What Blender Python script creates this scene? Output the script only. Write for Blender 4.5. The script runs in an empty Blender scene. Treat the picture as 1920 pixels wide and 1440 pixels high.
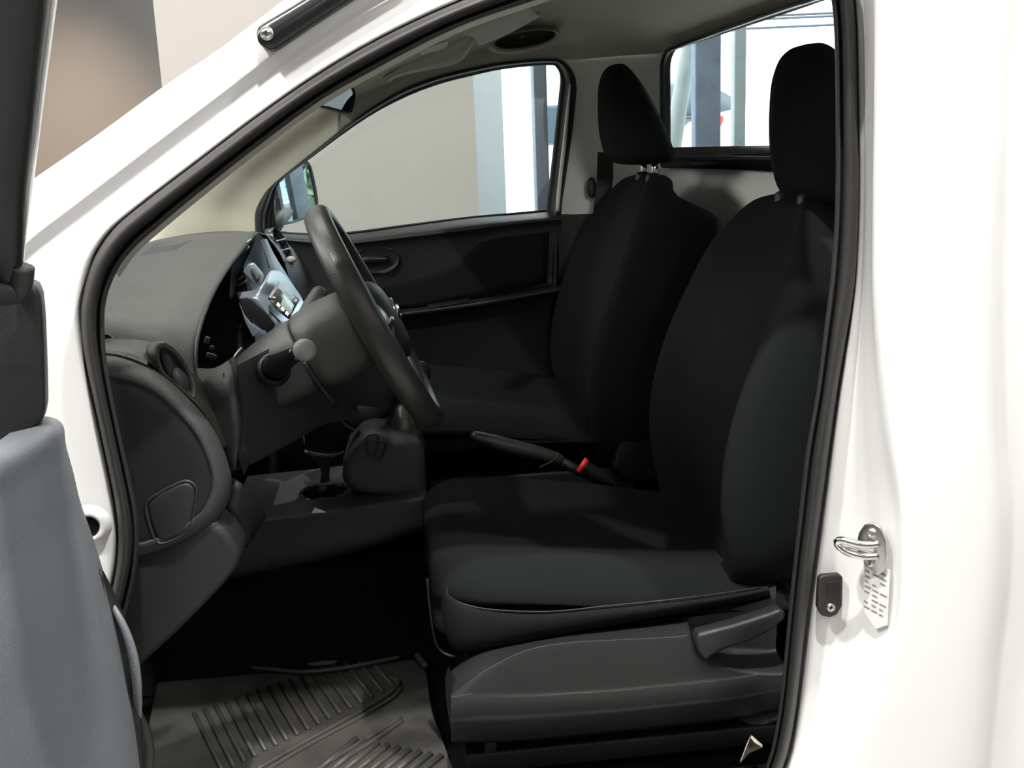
import bpy, bmesh, math, random
from mathutils import Vector, Matrix
random.seed(7)
SC = bpy.context.scene
COL = SC.collection
# ------------------------------------------------------------------ camera
F = 2000.0                      # focal length in pixels of the 1920 px wide frame
CAM = Vector((0.0, -1.3, 1.5))
Yc = Vector(((715-960)/F, (720-280)/F, -1)).normalized()      # world axes as the camera sees them
_u = 340/F
_v = (Yc.x*_u - Yc.z)/Yc.y
Zc = -Vector((_u, -_v, -1)).normalized()
Xc = Yc.cross(Zc)
ROT = Matrix((Xc, Yc, Zc))
cd = bpy.data.cameras.new('camera'); cam = bpy.data.objects.new('camera', cd); COL.objects.link(cam)
cd.sensor_fit = 'HORIZONTAL'; cd.sensor_width = 36.0; cd.lens = 36.0*F/1920.0
cd.clip_start = 0.02; cd.clip_end = 300
cam.matrix_world = Matrix.Translation(CAM) @ ROT.to_4x4()
SC.camera = cam
# ------------------------------------------------------------------ colour management
SC.view_settings.view_transform = 'Standard'
SC.view_settings.look = 'None'
SC.view_settings.gamma = 1.0
SC.view_settings.use_curve_mapping = False
SC.view_settings.exposure = 0.0
# ------------------------------------------------------------------ world, sun, lamps
W = bpy.data.worlds.new('sky'); SC.world = W; W.use_nodes = True
bg = W.node_tree.nodes['Background']
bg.inputs[0].default_value = (0.80, 0.91, 1.0, 1); bg.inputs[1].default_value = 7.0
sl = bpy.data.lights.new('sun', 'SUN'); so = bpy.data.objects.new('sun', sl); COL.objects.link(so)
sl.energy = 7.0; sl.angle = 0.01; sl.color = (1.0, 0.96, 0.9)
so.rotation_euler = (math.radians(42), 0, math.radians(-20))     # from behind the building, high
def area(name, loc, size, power, color=(1, .95, .88), rot=(0, 0, 0)):
    l = bpy.data.lights.new(name, 'AREA'); l.shape = 'RECTANGLE'; l.size, l.size_y = size
    l.energy = power; l.color = color
    o = bpy.data.objects.new(name, l); o.location = loc; o.rotation_euler = rot; COL.objects.link(o); return o
def spot(name, loc, to, power, angle, color=(1, .97, .93), r=.04, blend=.5):
    l = bpy.data.lights.new(name, 'SPOT'); l.energy = power; l.spot_size = math.radians(angle); l.spot_blend = blend
    l.shadow_soft_size = r; l.color = color
    o = bpy.data.objects.new(name, l); o.location = loc; COL.objects.link(o)
    o.rotation_euler = (Vector(to)-Vector(loc)).to_track_quat('-Z', 'Y').to_euler(); return o
area('ceiling_panel_and_fill', (-1.5, -2.6, 3.95), (3.0, 1.2), 26, (1, .97, .93))
area('ceiling_panel_and_fill', (2.5, -2.6, 3.95), (3.0, 1.2), 26, (1, .97, .93))
area('ceiling_panel_and_fill', (-1.5, -4.8, 3.95), (3.0, 1.2), 26, (1, .97, .93))
area('ceiling_panel_and_fill', (2.5, -4.8, 3.95), (3.0, 1.2), 26, (1, .97, .93))
area('ceiling_panel_and_fill', (-0.6, 1.7, 3.95), (3.4, .5), 105, (1, .96, .91))
area('ceiling_panel_and_fill', (1.0, 3.9, 3.95), (.8, .4), 60, (1, .98, .96))  # added panel, only there to brighten the pale pilaster
area('ceiling_panel_and_fill', (-4.0, 0.2, 3.95), (2.0, 2.0), 200, (1, .97, .93))
spot('downlight_and_fill', (0.10, -0.95, 3.93), (0.15, 0.0, 1.0), 480, 75)
spot('downlight_and_fill', (-1.5, -1.0, 3.93), (-1.0, 0.0, 1.2), 330, 75)
spot('downlight_and_fill', (1.25, -1.05, 3.93), (0.9, -.2, 1.0), 300, 75)
spot('downlight_and_fill', (-4.6, 2.3, 2.95), (.7, .8, 1.42), 620, 26, (1, .97, .93), .9, .6)
spot('downlight_and_fill', (.3, -6.7, 2.72), (.55, 1.45, 1.42), 420, 8, (1, .97, .93), .4, .9)  # added spot, no such lamp known, brightens the far rear pillar trim
spot('wall_washer', (-1.75, 4.2, 3.9), (-1.85, 5.6, .75), 900, 40, (1, .78, .58), .05, 1)

# ------------------------------------------------------------------ materials
def mat(name, col, rough=.5, metal=0, spec=.5, coat=0, bump=0, bscale=400, var=0, vscale=30, sheen=0, emit=None, estr=0):
    m = bpy.data.materials.new(name); m.use_nodes = True
    nt = m.node_tree; b = nt.nodes['Principled BSDF']
    b.inputs['Base Color'].default_value = (*col, 1); b.inputs['Roughness'].default_value = rough
    b.inputs['Metallic'].default_value = metal; b.inputs['Specular IOR Level'].default_value = spec
    b.inputs['Coat Weight'].default_value = coat; b.inputs['Coat Roughness'].default_value = .05
    if sheen: b.inputs['Sheen Weight'].default_value = sheen
    tc = nt.nodes.new('ShaderNodeTexCoord')
    if bump:
        n = nt.nodes.new('ShaderNodeTexNoise'); n.inputs['Scale'].default_value = bscale; n.inputs['Detail'].default_value = 3
        nt.links.new(tc.outputs['Object'], n.inputs['Vector'])
        bp = nt.nodes.new('ShaderNodeBump'); bp.inputs['Strength'].default_value = bump; bp.inputs['Distance'].default_value = .002
        nt.links.new(n.outputs['Fac'], bp.inputs['Height']); nt.links.new(bp.outputs['Normal'], b.inputs['Normal'])
    if var:
        n2 = nt.nodes.new('ShaderNodeTexNoise'); n2.inputs['Scale'].default_value = vscale; n2.inputs['Detail'].default_value = 4
        nt.links.new(tc.outputs['Object'], n2.inputs['Vector'])
        r = nt.nodes.new('ShaderNodeValToRGB')
        r.color_ramp.elements[0].position = .3; r.color_ramp.elements[1].position = .7
        r.color_ramp.elements[0].color = (*[c*(1-var) for c in col], 1); r.color_ramp.elements[1].color = (*[min(1, c*(1+var)) for c in col], 1)
        nt.links.new(n2.outputs['Fac'], r.inputs['Fac']); nt.links.new(r.outputs['Color'], b.inputs['Base Color'])
    if emit:
        b.inputs['Emission Color'].default_value = (*emit, 1); b.inputs['Emission Strength'].default_value = estr
    return m
def glass_mat(name, tint, refl=.06):
    m = bpy.data.materials.new(name); m.use_nodes = True; nt = m.node_tree; nt.nodes.clear()
    o = nt.nodes.new('ShaderNodeOutputMaterial'); mx = nt.nodes.new('ShaderNodeMixShader')
    t = nt.nodes.new('ShaderNodeBsdfTransparent'); g = nt.nodes.new('ShaderNodeBsdfGlossy')
    t.inputs[0].default_value = (*tint, 1); g.inputs['Roughness'].default_value = .02; mx.inputs[0].default_value = refl
    nt.links.new(t.outputs[0], mx.inputs[1]); nt.links.new(g.outputs[0], mx.inputs[2]); nt.links.new(mx.outputs[0], o.inputs[0])
    return m
M = dict(
    paint=mat('white_car_paint', (.86, .86, .85), .28, coat=.6),
    rubber=mat('black_rubber', (.021, .020, .020), .55, bump=.15, bscale=900),
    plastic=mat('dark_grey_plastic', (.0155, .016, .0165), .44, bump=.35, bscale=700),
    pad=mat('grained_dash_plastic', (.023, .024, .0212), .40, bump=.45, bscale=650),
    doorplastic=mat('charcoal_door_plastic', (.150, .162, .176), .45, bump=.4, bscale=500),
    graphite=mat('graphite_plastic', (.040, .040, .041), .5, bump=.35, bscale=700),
    shroud=mat('shroud_plastic', (.030, .031, .029), .44, bump=.35, bscale=650),
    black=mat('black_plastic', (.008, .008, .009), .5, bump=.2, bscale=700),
    gloss=mat('gloss_black_plastic', (.010, .010, .011), .22),
    fabric=mat('black_seat_fabric', (.0125, .0137, .0142), .95, spec=.06, bump=.6, bscale=1500, var=.15, vscale=900),
    bolster=mat('black_side_fabric', (.0125, .0130, .0132), .9, spec=.1, bump=.5, bscale=1300, var=.12, vscale=800),
    liner=mat('beige_roof_fabric', (.47, .455, .385), .95, spec=.1, bump=.35, bscale=1200, var=.06, vscale=700),
    trim=mat('beige_plastic_trim', (.42, .415, .335), .6, bump=.2, bscale=600),
    panel=mat('grey_rear_panel', (.82, .81, .77), .55),
    silver=mat('silver_plastic', (.40, .46, .53), .33, metal=.55),
    bezel=mat('satin_bezel', (.22, .22, .21), .35, metal=.3),
    chrome=mat('chrome', (.82, .82, .80), .12, metal=1),
    steelblack=mat('black_wire', (.03, .03, .03), .2, metal=.6),
    steel=mat('satin_steel', (.62, .62, .60), .3, metal=1),
    carpet=mat('black_carpet', (.006, .006, .006), 1, spec=.1, bump=.8, bscale=500),
    mat=mat('black_rubber_mat', (.060, .059, .054), .5, bump=.3, bscale=300, var=.35, vscale=14),
    red=mat('red_plastic', (.62, .03, .025), .45),
    label=mat('white_label', (.78, .78, .76), .6),
    ink=mat('grey_ink', (.22, .22, .22), .7),
    knob=mat('grey_knob', (.23, .225, .22), .5),
    lcd=mat('display_glass', (.30, .36, .34), .2),
    mirror=mat('mirror_silver', (.86, .90, .92), .01, metal=1),
    leather=mat('black_leather', (.028, .028, .0255), .34, bump=.25, bscale=450),
    paper=mat('cream_paper', (.72, .62, .50), .8),
    bluegrey=mat('blue_grey_plastic', (.06, .07, .085), .5),
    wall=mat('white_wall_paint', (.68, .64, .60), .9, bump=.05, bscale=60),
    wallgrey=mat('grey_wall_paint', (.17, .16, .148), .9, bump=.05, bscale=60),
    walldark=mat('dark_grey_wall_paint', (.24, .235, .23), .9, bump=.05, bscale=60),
    ceil=mat('ceiling_paint', (.8, .8, .79), .95),
    tile=mat('floor_tile', (.36, .355, .345), .25),
    pilaster=mat('pale_blue_paint', (.80, .87, .92), .85),
    frame=mat('anodised_frame', (.12, .135, .16), .5, metal=.3),
    greycol=mat('grey_column_render', (.20, .23, .28), .9, bump=.5, bscale=20, var=.2, vscale=6),
    lightpost=mat('pale_post_paint', (.36, .38, .36), .7, var=.1, vscale=4),
    street=mat('concrete_street', (.55, .54, .52), .9, var=.12, vscale=1.5),
    build=mat('building_plaster', (.75, .74, .72), .9),
    shade=mat('awning_cloth', (.22, .26, .30), .8),
    asphalt=mat('cable_black', (.05, .06, .08), .8),
    paleleaf=mat('pale_leaves', (.42, .55, .45), .8, var=.3, vscale=5), recessshade=mat('recess_shade_grey', (.06, .055, .05), .95),
    leaf=mat('tree_leaves', (.17, .25, .15), .8, var=.4, vscale=5),
    bark=mat('tree_bark', (.14, .11, .08), .9),
    tail=mat('red_lens', (.65, .05, .04), .3),
    glass=glass_mat('window_glass', (.84, .88, .87), .05),
    clear=glass_mat('clear_glass', (.93, .95, .95), .05),
    shield=glass_mat('windshield_glass', (.90, .93, .91), .06),
    darkglass=mat('dark_car_glass', (.06, .08, .10), .1),
)
# ------------------------------------------------------------------ geometry helpers
def ray(px, py):
    return ROT @ Vector(((px-960)/F, (720-py)/F, -1))
def A(px, py, y):                      # the point of the lengthwise plane at depth y seen in direction px, py
    d = ray(px, py); return CAM + d*((y-CAM.y)/d.y)
def AP(px, py, p0, n):                 # same for any plane
    d = ray(px, py); return CAM + d*((Vector(p0)-CAM).dot(n)/d.dot(n))
def AZ(px, py, z):
    d = ray(px, py); return CAM + d*((z-CAM.z)/d.z)
def AL(l, y=None):
    return [A(*p) if len(p) == 3 else A(p[0], p[1], y) for p in l]
def cr(pts, n, closed=False):          # Catmull-Rom resample by arc length
    P = [Vector(p) for p in pts]
    if len(P) == 2: return [P[0].lerp(P[1], i/(n-1)) for i in range(n)]
    m = len(P); seg = m if closed else m-1
    def at(i):
        return P[i % m] if closed else (P[0]*2-P[1] if i < 0 else P[-1]*2-P[-2] if i >= m else P[i])
    L = [(at(i+1)-at(i)).length for i in range(seg)]
    tot = sum(L) or 1; out = []
    cnt = n if closed else n-1
    for k in range(n):
        s = tot*k/cnt; i = 0
        while i < seg-1 and s > L[i]: s -= L[i]; i += 1
        t = min(1, s/(L[i] or 1)); a, b, c, d = at(i-1), at(i), at(i+1), at(i+2)
        out.append(.5*((2*b)+(c-a)*t+(2*a-5*b+4*c-d)*t*t+(3*b-a-3*c+d)*t**3))
    return out
def cru(pts, per, closed=False):       # Catmull-Rom, uniform per segment (keeps rows paired)
    P = [Vector(p) for p in pts]; m = len(P); seg = m if closed else m-1; out = []
    def at(i):
        return P[i % m] if closed else (P[0]*2-P[1] if i < 0 else P[-1]*2-P[-2] if i >= m else P[i])
    for i in range(seg):
        a, b, c, d = at(i-1), at(i), at(i+1), at(i+2)
        for k in range(per):
            t = k/per
            out.append(.5*((2*b)+(c-a)*t+(2*a-5*b+4*c-d)*t*t+(3*b-a-3*c+d)*t**3))
    if not closed: out.append(P[-1].copy())
    return out
def link(name, verts, faces, m, parent=None, smooth=True, thick=0, bevel=0, segs=3, sub=0, off=-1, label=None):
    me = bpy.data.meshes.new(name); me.from_pydata([tuple(v) for v in verts], [], faces); me.update()
    bm = bmesh.new(); bm.from_mesh(me); bmesh.ops.recalc_face_normals(bm, faces=bm.faces); bm.to_mesh(me); bm.free()
    if smooth:
        for p in me.polygons: p.use_smooth = True
    o = bpy.data.objects.new(name, me); COL.objects.link(o)
    me.materials.append(M[m] if isinstance(m, str) else m)
    if thick:
        s = o.modifiers.new('solid', 'SOLIDIFY'); s.thickness = thick; s.offset = off
    if bevel:
        b = o.modifiers.new('bevel', 'BEVEL'); b.width = bevel; b.segments = segs; b.limit_method = 'ANGLE'; b.angle_limit = math.radians(40)
    if sub:
        s = o.modifiers.new('sub', 'SUBSURF'); s.levels = sub; s.render_levels = sub
    if parent is not None:
        o.parent = parent; p = parent
        mi = Matrix.Identity(4)
        while p is not None: mi = mi @ Matrix.Translation(-p.location); p = None
        o.matrix_parent_inverse = parent.matrix_world.inverted() if parent.type == 'EMPTY' and False else Matrix.Translation(-WORLD(parent))
    if label: o['label'] = label
    return o
def WORLD(o):
    return o.location if o.parent is None else Vector((0, 0, 0))
def surf(name, rows, m, parent=None, pu=4, pv=4, closed=False, thick=0, hole=None, disp=None, **k):
    R = [cru(r, pu, closed) for r in rows]; n = len(R[0])
    cols = [cru([r[i] for r in R], pv) for i in range(n)]
    nr = len(cols[0]); V = [cols[i][j] for j in range(nr) for i in range(n)]
    if disp: V = [disp(v) for v in V]
    Fc = []; lim = n if closed else n-1
    for j in range(nr-1):
        for i in range(lim):
            i2 = (i+1) % n; f = (j*n+i, j*n+i2, (j+1)*n+i2, (j+1)*n+i)
            if hole and hole(sum((V[q] for q in f), Vector())/4): continue
            Fc.append(f)
    return link(name, V, Fc, m, parent, thick=thick, **k)
def loft(name, rings, m, parent=None, per=3, pv=3, **k):     # closed rings with caps
    R = [cru(r, per, True) for r in rings]; n = len(R[0])
    cols = [cru([r[i] for r in R], pv) for i in range(n)]
    nr = len(cols[0]); V = [cols[i][j] for j in range(nr) for i in range(n)]; Fc = []
    for j in range(nr-1):
        for i in range(n):
            Fc.append((j*n+i, j*n+(i+1) % n, (j+1)*n+(i+1) % n, (j+1)*n+i))
    for j in (0, nr-1):
        c = sum(V[j*n:(j+1)*n], Vector())/n; V.append(c); q = len(V)-1
        for i in range(n): Fc.append((j*n+i, j*n+(i+1) % n, q))
    return link(name, V, Fc, m, parent, **k)
def prism(name, pts, vec, m, parent=None, bevel=.004, segs=3, **k):
    n = len(pts); vec = Vector(vec); V = [Vector(p) for p in pts]+[Vector(p)+vec for p in pts]
    Fc = [tuple(range(n)), tuple(range(2*n-1, n-1, -1))]+[(i, (i+1) % n, n+(i+1) % n, n+i) for i in range(n)]
    return link(name, V, Fc, m, parent, smooth=False if not bevel else True, bevel=bevel, segs=segs, **k)
def frames(P):
    T = [(P[min(i+1, len(P)-1)]-P[max(i-1, 0)]).normalized() for i in range(len(P))]
    up = Vector((0, 0, 1)) if abs(T[0].z) < .9 else Vector((1, 0, 0)); out = []
    x = T[0].cross(up).normalized()
    for t in T:
        x = (x-t*x.dot(t)).normalized(); out.append((x, t.cross(x)))
    return out
def tube(name, pts, r, m, parent=None, n=10, res=0, flat=1, round_ends=False, closed=False, **k):
    P = cr(pts, res, closed) if res else [Vector(p) for p in pts]
    Rr = r if isinstance(r, (list, tuple)) else None
    def rad(i):
        if not Rr: return r
        t = i/(len(P)-1)*(len(Rr)-1); a = min(int(t), len(Rr)-2); return Rr[a]+(Rr[a+1]-Rr[a])*(t-a)
    fr = frames(P); rings = []
    for i, p in enumerate(P):
        x, y = fr[i]; rr = rad(i)
        rings.append([p+x*math.cos(2*math.pi*q/n)*rr*flat+y*math.sin(2*math.pi*q/n)*rr for q in range(n)])
    if round_ends:
        for e in (0, -1):
            t = (P[1]-P[0]).normalized()*-1 if e == 0 else (P[-1]-P[-2]).normalized(); c = P[e]; rr = rad(0 if e == 0 else len(P)-1); base = rings[e]
            for s in (.5, .8, .97):
                nr = [c+(v-c)*math.sqrt(1-s*s)+t*rr*s for v in base]
                rings.insert(0, nr) if e == 0 else rings.append(nr)
    V = [v for g in rings for v in g]; nr = len(rings); Fc = []
    for j in range(nr if closed else nr-1):
        for i in range(n):
            j2 = (j+1) % nr; Fc.append((j*n+i, j*n+(i+1) % n, j2*n+(i+1) % n, j2*n+i))
    if not closed:
        Fc.append(tuple(range(n))); Fc.append(tuple(range((nr-1)*n, nr*n)))
    return link(name, V, Fc, m, parent, **k)
def box(name, c, s, m, parent=None, rot=(0, 0, 0), bevel=.005, segs=3, taper=1, **k):
    from mathutils import Euler
    R = Euler(rot).to_matrix(); c = Vector(c); hx, hy, hz = s[0]/2, s[1]/2, s[2]/2; V = []
    for z in (-hz, hz):
        t = taper if z > 0 else 1
        for x, y in ((-hx, -hy), (hx, -hy), (hx, hy), (-hx, hy)): V.append(c+R @ Vector((x*t, y*t, z)))
    Fc = [(0, 3, 2, 1), (4, 5, 6, 7), (0, 1, 5, 4), (1, 2, 6, 5), (2, 3, 7, 6), (3, 0, 4, 7)]
    return link(name, V, Fc, m, parent, smooth=bool(bevel), bevel=bevel, segs=segs, **k)
def lathe(name, c, axis, prof, m, parent=None, n=28, **k):   # prof: (radius, along)
    a = Vector(axis).normalized(); x = a.orthogonal().normalized(); y = a.cross(x); c = Vector(c); V = []; Fc = []
    for r, h in prof:
        for i in range(n):
            t = 2*math.pi*i/n; V.append(c+a*h+(x*math.cos(t)+y*math.sin(t))*max(r, 1e-5))
    for j in range(len(prof)-1):
        for i in range(n): Fc.append((j*n+i, j*n+(i+1) % n, (j+1)*n+(i+1) % n, (j+1)*n+i))
    return link(name, V, Fc, m, parent, **k)
def ball(name, c, r, m, parent=None, axes=None, n=16, **k):
    prof = []; h = n//2
    V = []; Fc = []; c = Vector(c); r = r if isinstance(r, (tuple, list)) else (r, r, r)
    ax = axes or (Vector((1, 0, 0)), Vector((0, 1, 0)), Vector((0, 0, 1)))
    for j in range(h+1):
        p = math.pi*j/h
        for i in range(n):
            t = 2*math.pi*i/n
            V.append(c+ax[0]*(r[0]*math.sin(p)*math.cos(t))+ax[1]*(r[1]*math.sin(p)*math.sin(t))+ax[2]*(r[2]*math.cos(p)))
    for j in range(h):
        for i in range(n): Fc.append((j*n+i, j*n+(i+1) % n, (j+1)*n+(i+1) % n, (j+1)*n+i))
    return link(name, V, Fc, m, parent, **k)
def tag(o, label, cat, group=None, kind=None):
    if label: o['label'] = label
    if cat: o['category'] = cat
    if group: o['group'] = group
    if kind: o['kind'] = kind
    return o
def thing(name, label, cat, loc, group=None):
    o = bpy.data.objects.new(name, None); COL.objects.link(o); o.location = Vector(loc); o.empty_display_size = .1
    return tag(o, label, cat, group)
def struct(o):
    o['kind'] = 'structure'; return o
def ell(c, ax, ay, n=20, p=2.0):
    out = []
    for i in range(n):
        t = 2*math.pi*i/n; a, b = math.cos(t), math.sin(t)
        out.append(Vector(c)+ax*(math.copysign(abs(a)**(2/p), a))+ay*(math.copysign(abs(b)**(2/p), b)))
    return out
V3 = Vector

# ================================================================== SETTING (showroom)
struct(box('floor', (1, -1, -.05), (16, 12.1, .1), 'tile', bevel=0))
struct(box('ceiling', (1, -1, 4.05), (16, 12.1, .1), 'ceil', bevel=0))
struct(box('wall_left', (1, -7.05, 2), (16, .1, 4), 'walldark', bevel=0))
struct(box('wall_back', (9.05, -1, 2), (.1, 12.1, 4), 'walldark', bevel=0))
struct(box('wall_front', (-7.05, -1, 2), (.1, 12.1, 4), 'walldark', bevel=0))
x0 = A(304, 165, 3.6).x; x1 = A(892, 260, 3.6).x
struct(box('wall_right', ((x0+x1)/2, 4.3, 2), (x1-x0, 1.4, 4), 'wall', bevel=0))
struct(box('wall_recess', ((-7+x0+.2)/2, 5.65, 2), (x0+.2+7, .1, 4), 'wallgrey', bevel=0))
x2 = A(945, 260, 4.6).x
struct(box('trim_1', ((x1-.1+x2)/2, 4.8, 2), (x2-x1+.1, .4, 4), 'pilaster', bevel=.01))
# glazed facade
FY = 5.0
fac = [x2, A(1010, 260, FY).x, 1.45, A(1303, 200, FY).x, A(1353, 200, FY).x, 3.1, 4.2, 5.3, 6.4, 7.6, 9.0]
win = struct(thing('window_1', None, None, (4, FY, 0)))
box('sill_rail', ((x2+9)/2, FY, .06), (9-x2, .12, .12), 'frame', win, bevel=.008)
box('head_rail', ((x2+9)/2, FY, 3.9), (9-x2, .12, .2), 'frame', win, bevel=.008)
pxs = [A(1013, 260, FY).x, 3.15, 4.33, 5.35, 6.5, 7.7]
for x in pxs: box('mullion', (x, FY, 2), (.075, .14, 3.7), 'frame', win, bevel=.006)
ed = [x2]+pxs+[9.0]
for a, b in zip(ed[:-1], ed[1:]):
    box('pane', ((a+b)/2, FY+.02, 2), (b-a-.06, .012, 3.7), 'clear', win, bevel=0)
cg = tag(box('concrete_column', (A(1328, 200, 5.35).x, 5.4, 2), (.165, .10, 4.2), 'greycol', bevel=.01),
         'blue grey rendered column behind the glazed wall, widest post in the rear window', 'column')
# outdoors
tag(surf('street', [[V3((-9, 5.1, -.02)), V3((4, 5.1, -.02)), V3((20, 5.1, -.02))], [V3((-9, 8, .5)), V3((4, 8, .5)), V3((20, 8, .5))],
     [V3((-9, 11, .95)), V3((4, 11, .95)), V3((20, 11, .95))], [V3((-20, 45, 1.0)), V3((8, 45, 1.0)), V3((40, 45, 1.0))]], 'street'), None, None, kind='structure')
p = A(1284, 180, 6.6)
tag(tube('leaning_pole', [A(1253, 420, 6.6), A(1262, 270, 6.6), A(1290, 95, 6.6), A(1308, -60, 6.6)], [.066, .064, .058, .052], 'lightpost', n=14),
    'pale grey leaning pole seen at the left edge of the rear window', 'pole')
xq = A(1384, 200, 6.2).x
tag(box('square_post', (xq, 6.2, 2.2), (.085, .085, 4.0), 'lightpost', bevel=.008), 'pale grey upright post right of the blue grey column outside', 'post')
def car(name, label, loc, L, Wd, H, mt, cat='car', rotz=0, roof=.45):
    t = thing(name, label, cat, loc, 'cars parked across the street'); x, y, z = loc
    zz = lambda h: z+h*H
    def sec(f, w, h0, h1): return [V3((x+f*L, y-w*Wd/2, zz(h0))), V3((x+f*L, y-w*Wd/2, zz(h1))), V3((x+f*L, y+w*Wd/2, zz(h1))), V3((x+f*L, y+w*Wd/2, zz(h0)))]
    loft('body', [sec(-.5, .7, .2, .40), sec(-.47, .95, .14, .52), sec(-.2, 1, .14, .60), sec(.2, 1, .14, .60), sec(.46, .95, .14, .58), sec(.5, .8, .2, .45)], mt, t, per=2, pv=2)
    loft('cabin', [sec(-.30, .88, .55, .60), sec(-.14, .80, .55, .97), sec(.2, .80, .55, 1.0), sec(.40, .86, .55, .62)], mt, t, per=2, pv=2)
    prism('side_window', [V3((x-.2*L, y-Wd*.44, zz(.62))), V3((x-.1*L, y-Wd*.41, zz(.9))), V3((x+.2*L, y-Wd*.41, zz(.92))), V3((x+.3*L, y-Wd*.44, zz(.62)))], (0, .05, 0), 'darkglass', t, bevel=0)
    for f in (-.31, .31):
        w = lathe('wheel', (x+f*L, y-Wd/2-.01, z+.3), (0, 1, 0), [(.0, 0), (.17, 0), (.18, .01), (.3, 0), (.31, .05), (.31, .2)], 'rubber', t, n=18)
        lathe('hubcap', (x+f*L, y-Wd/2-.02, z+.3), (0, 1, 0), [(.0, 0), (.12, 0), (.17, .02)], 'steel', w, n=14)
    box('tail_lamp', (x-.485*L, y-Wd*.42, zz(.5)), (.12, .2, .16), 'tail', t, bevel=.02)
    return t
car('parked_car', 'white parked car outside, seen through the rear window beside the driver headrest', (A(1442, 240, 12).x+1.25, 12.8, .95), 3.9, 1.65, 1.45, 'paint')
car('parked_car', 'dark blue parked car half hidden by the pale square post outside', (A(1368, 250, 17).x-.9, 18.0, 1.0), 3.6, 1.6, 1.35, 'bluegrey')
bd = thing('street_building', 'white plastered building with a grey awning across the street', 'building', (6.5, 24, 1))
box('wall', (7.0, 26, 3.2), (9, 4, 4.4), 'build', bd, bevel=0)
prism('awning', [A(1404, 155, 23.6), A(1470, 152, 23.6), A(1480, 182, 22.4), A(1402, 184, 22.4)], (0, .1, -.06), 'shade', bd, bevel=0)
for i in range(4):
    f = box('window', (4.2+i*1.7, 24.0, 1.9), (.9, .1, .9), 'frame', bd, bevel=0)
    box('pane', (4.2+i*1.7, 23.94, 1.9), (.78, .03, .78), 'darkglass', f, bevel=0)
b2 = thing('street_building', 'tall pale apartment block seen through the passenger window', 'building', (0, 30, 1))
box('wall', (0.5, 33, 5), (6, 5, 8), 'build', b2, bevel=0)
for i in range(3):
    for j in range(3):
        f = box('window', (-1.2+i*1.7, 30.5, 2.6+j*2), (.9, .1, 1.1), 'frame', b2, bevel=0)
        box('pane', (-1.2+i*1.7, 30.44, 2.6+j*2), (.76, .03, .96), 'darkglass', f, bevel=0)
b3 = thing('street_building', 'blue grey office block far along the street, reflected in the passenger door mirror', 'building', (30, 22, 1))
box('wall', (30.2, 23, 5), (9, 5, 8), 'greycol', b3, bevel=0)
for i in range(4):
    for j in range(4):
        f = box('window', (26.6+i*1.9, 20.5, 1.8+j*1.7), (1.2, .1, 1.0), 'label', b3, bevel=0)
        box('pane', (26.6+i*1.9, 20.44, 1.8+j*1.7), (1.05, .03, .85), 'darkglass', f, bevel=0)
for i, (dz, y) in enumerate(((0, 14), (.12, 14), (.17, 14.1), (.62, 14.2))):
    P = []
    for k in range(9):
        x = -6+k*3.2; P.append(V3((x, y, 2.86+dz+.012*(k-4)**2+.02*x)))
    tag(tube('power_line', P, .018 if i < 3 else .014, 'asphalt', n=6), ('lowest power line crossing the rear window outside', 'second lowest power line crossing the rear window outside', 'third power line up, close above the lower pair', 'topmost power line outside, well above the others')[i], 'cable', 'power lines over the street')
def tree(label, x, y, z, h, r, n=420, lm='leaf'):
    t = thing('leafy_tree', label, 'tree', (x, y, z), 'trees along the street')
    tube('trunk', [V3((x, y, z)), V3((x+.05, y, z+h*.3)), V3((x, y+.1, z+h*.6))], [.14, .11, .06], 'bark', t, n=8)
    Vv = []; Fc = []
    for k in range(n):
        while True:
            q = V3((random.uniform(-1, 1), random.uniform(-1, 1), random.uniform(-1, 1)))
            if q.length < 1: break
        c = V3((x, y, z+h*.66))+V3((q.x*r, q.y*r, q.z*h*.36)); s = random.uniform(.10, .24)
        a = V3((random.uniform(-1, 1), random.uniform(-1, 1), random.uniform(-1, 1))).normalized(); b = a.orthogonal().normalized(); d = a.cross(b); b0 = len(Vv)
        Vv += [c+b*s, c+d*s*.6, c-b*s, c-d*s*.6, c+a*s*.4]
        Fc += [(b0, b0+1, b0+4), (b0+1, b0+2, b0+4), (b0+2, b0+3, b0+4), (b0+3, b0, b0+4)]
    f = link('foliage', Vv, Fc, lm, t, smooth=False); f['kind'] = 'stuff'
tree('leafy green tree reflected in the passenger door mirror, nearest the glazed wall', 8.45, 8.6, .6, 2.8, .8)
tree('second leafy green tree farther along the street from the glazed wall', 13.0, 10.6, .9, 5.4, 1.6)

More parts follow.
